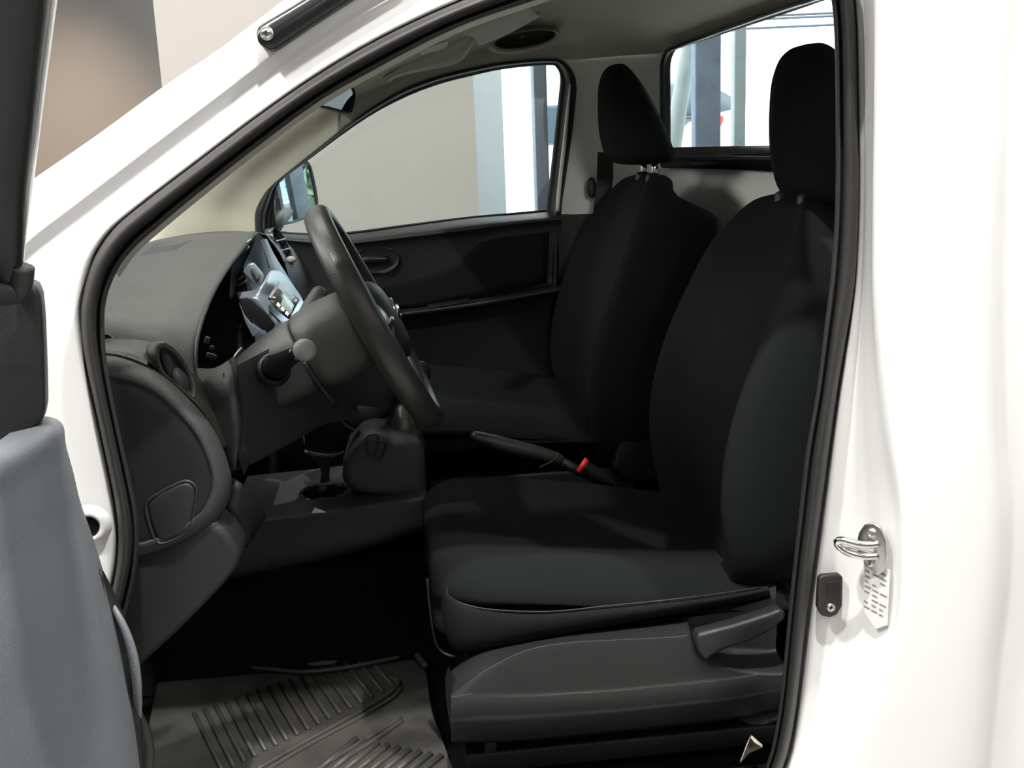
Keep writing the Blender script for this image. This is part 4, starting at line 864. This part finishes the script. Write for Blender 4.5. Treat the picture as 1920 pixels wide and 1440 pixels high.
# interior mirror
rvn = V3((.985, -.66, .03)).normalized(); rvp = A(628, 186, .74)
im = [(596,196),(604,178),(640,160),(658,164),(664,172),(664,186),(660,203),(655,210),(640,206),(618,200)]
rm = thing('interior_mirror', 'interior rear view mirror peeking out beside the front pillar', 'mirror', rvp)
imo = mixp(im, [(630, 185)]*len(im), -.07)
surf('mirror_shell', [[AP(*q, rvp+rvn*.001, rvn) for q in im], [AP(*q, rvp+rvn*.003, rvn) for q in imo], [AP(*q, rvp, rvn)-rvn*.02 for q in imo], [AP(*q, rvp, rvn)-rvn*.03 for q in mixp(im, [(630, 185)]*len(im), .5)]], 'black', rm, pu=2, pv=2, closed=True)
prism('mirror_glass', [AP(*q, rvp, rvn) for q in im], -rvn*.002, 'mirror', rm, bevel=0)
tube('mirror_stem', [rvp-rvn*.02, rvp+V3((-.03, .02, .09))], .008, 'black', rm, n=8)
# sun visor with label, overhead console, moulded recess
vs = thing('sun_visor', 'folded grey sun visor with a white label under the roof front edge', 'sun visor', A(830, 90, 1.0))
v0 = [(715,142,1.12),(735,128,1.1),(780,108,1.05),(830,86,1.0),(870,66,.95),(884,58,.92)]
v1 = [(730,150,1.16),(745,140,1.15),(800,128,1.12),(848,118,1.08),(872,100,1.03),(886,68,.98)]
surf('visor_board', [[A(p[0]-10, p[1]-18, p[2]-.16) for p in v0], AL(v0), [A(p[0]*.5+q[0]*.5, p[1]*.5+q[1]*.5+3, (p[2]+q[2])/2-.015) for p, q in zip(v0, v1)], AL(v1), [A(p[0]+4, p[1]-6, p[2]+.06) for p in v1]], 'trim', vs, pu=4, pv=4, thick=.004)
prism('visor_label', AL([(790,92),(843,74),(838,88),(830,92),(789,103)], .93), (0, .002, 0), 'label', vs, bevel=0, label='white printed label')
oc = thing('roof_console', 'grey roof console with a lamp lens above the sun visor end', 'roof lamp', A(930, 45, .85))
k0 = [(862,62,.78),(900,42,.75),(945,22,.72),(985,5,.7)]
k1 = [(885,66,.86),(918,58,.84),(955,42,.82),(1000,20,.78)]
k2 = [(896,82,.95),(920,74,.95),(960,56,.93),(1010,28,.9)]
surf('console_shell', [AL(k0), AL(k1), AL(k2), [A(p[0]+2, p[1]-8, p[2]+.08) for p in k2]], 'trim', oc, pu=4, pv=4, thick=.004)
prism('lamp_lens', AL([(948,41),(960,32),(973,26),(968,33),(956,40)], .80), (0, .002, 0), 'label', oc, bevel=0)
# grab recess moulded in lining
gc = A(986, 76, 1.27); gx = A(1050, 66, 1.27)-gc; gz = V3((0, -.016, .020))
rc = surf('grab_recess', [ell(gc+V3((0, .10, .03)), gx*1.15, gz*1.2, 20), ell(gc+V3((0, .03, 0)), gx*1.08, gz*1.15, 20), ell(gc, gx, gz, 20), ell(gc+V3((0, .012, .004)), gx*.9, gz*.82, 20)], 'liner', cab, pu=1, pv=3, closed=True)
surf('recess_shade', [ell(gc+V3((0, .012, .004)), gx*.9, gz*.82, 20), ell(gc+V3((0, .05, .012)), gx*.8, gz*.7, 20), ell(gc+V3((0, .06, .014)), gx*.05, gz*.05, 20)], 'recessshade', rc, pu=1, pv=3, closed=True)  # dark colour stands in for the shade inside the recess

# ================================================================== FLOOR MAT
fm = thing('floor_mat', 'black ribbed rubber floor mat in front of the driver seat', 'floor mat', (-.2, .3, FZ))
def MZ(px, py, z=FZ+.012): return AZ(px, py, z)
ob = [(300,1250),(440,1237),(565,1247),(680,1232),(760,1217),(800,1260),(810,1330),(850,1440),(870,1560),(250,1560),(270,1400)]
prism('mat_base', [MZ(*q) for q in ob], (0, 0, -.008), 'mat', fm, bevel=.003)
tube('mat_lip', [MZ(x, y, FZ+.016) for x, y in ((440,1236),(480,1238),(520,1242),(565,1246),(620,1243),(680,1231),(760,1214),(800,1250))], .0065, 'mat', fm, n=8, res=50)
tube('mat_lip', [MZ(x, y, FZ+.02) for x, y in ((470,1252),(520,1256),(565,1260),(620,1256),(680,1246),(750,1232))], .004, 'mat', fm, n=8, res=40)
for k in range(17):
    x0_, y0_ = 392+k*20, 1438-k*8.6
    xb, yb = x0_+26, y0_+ (30 if k > 1 else 40)
    a = MZ(x0_-28, y0_-100+ k*1.5, FZ+.013); b_ = MZ(min(xb, 470+k*17), min(yb, 1448-k*10), FZ+.013)
    tube('mat_rib', [a, b_], .0042, 'mat', fm, n=6)
for pa in (((480,1444),(560,1398),(660,1343),(720,1308),(745,1288),(747,1276),(730,1272)), ((488,1452),(570,1402),(668,1349),(735,1310),(752,1290)), ((590,1446),(640,1415),(700,1378),(752,1346)), ((604,1450),(650,1421),(708,1384),(754,1352))):
    tube('mat_ridge', [MZ(*q, FZ+.013) for q in pa], .0045, 'mat', fm, n=8, res=30)
for k in range(9):
    tube('heel_rib', [MZ(640+k*20+28, 1350+k*4+36, FZ+.0125), MZ(600+k*22, 1432+k*2+10, FZ+.0125)], .006, 'mat', fm, n=6)
tag(prism('paper_scrap', [AZ(1388, 1432, .56), AZ(1407, 1384, .60), AZ(1414, 1392, .605), AZ(1430, 1402, .59), AZ(1405, 1412, .565)], (.002, .006, .002), 'paper', bevel=.001), 'cream paper scrap on the floor under the driver seat rear', 'paper')
tag(loft('plastic_duct', [ell(A(*q, .2), V3((0, .03, 0)), V3((.012, 0, .018))*s, 12) for q, s in (((1345,1382), .5), (1358 and (1358,1372), 1), ((1395,1352), 1.1), ((1440,1334), .7), ((1465,1328), .4))], 'bluegrey', per=1), 'blue grey plastic heater duct low behind the driver seat trim', 'duct')
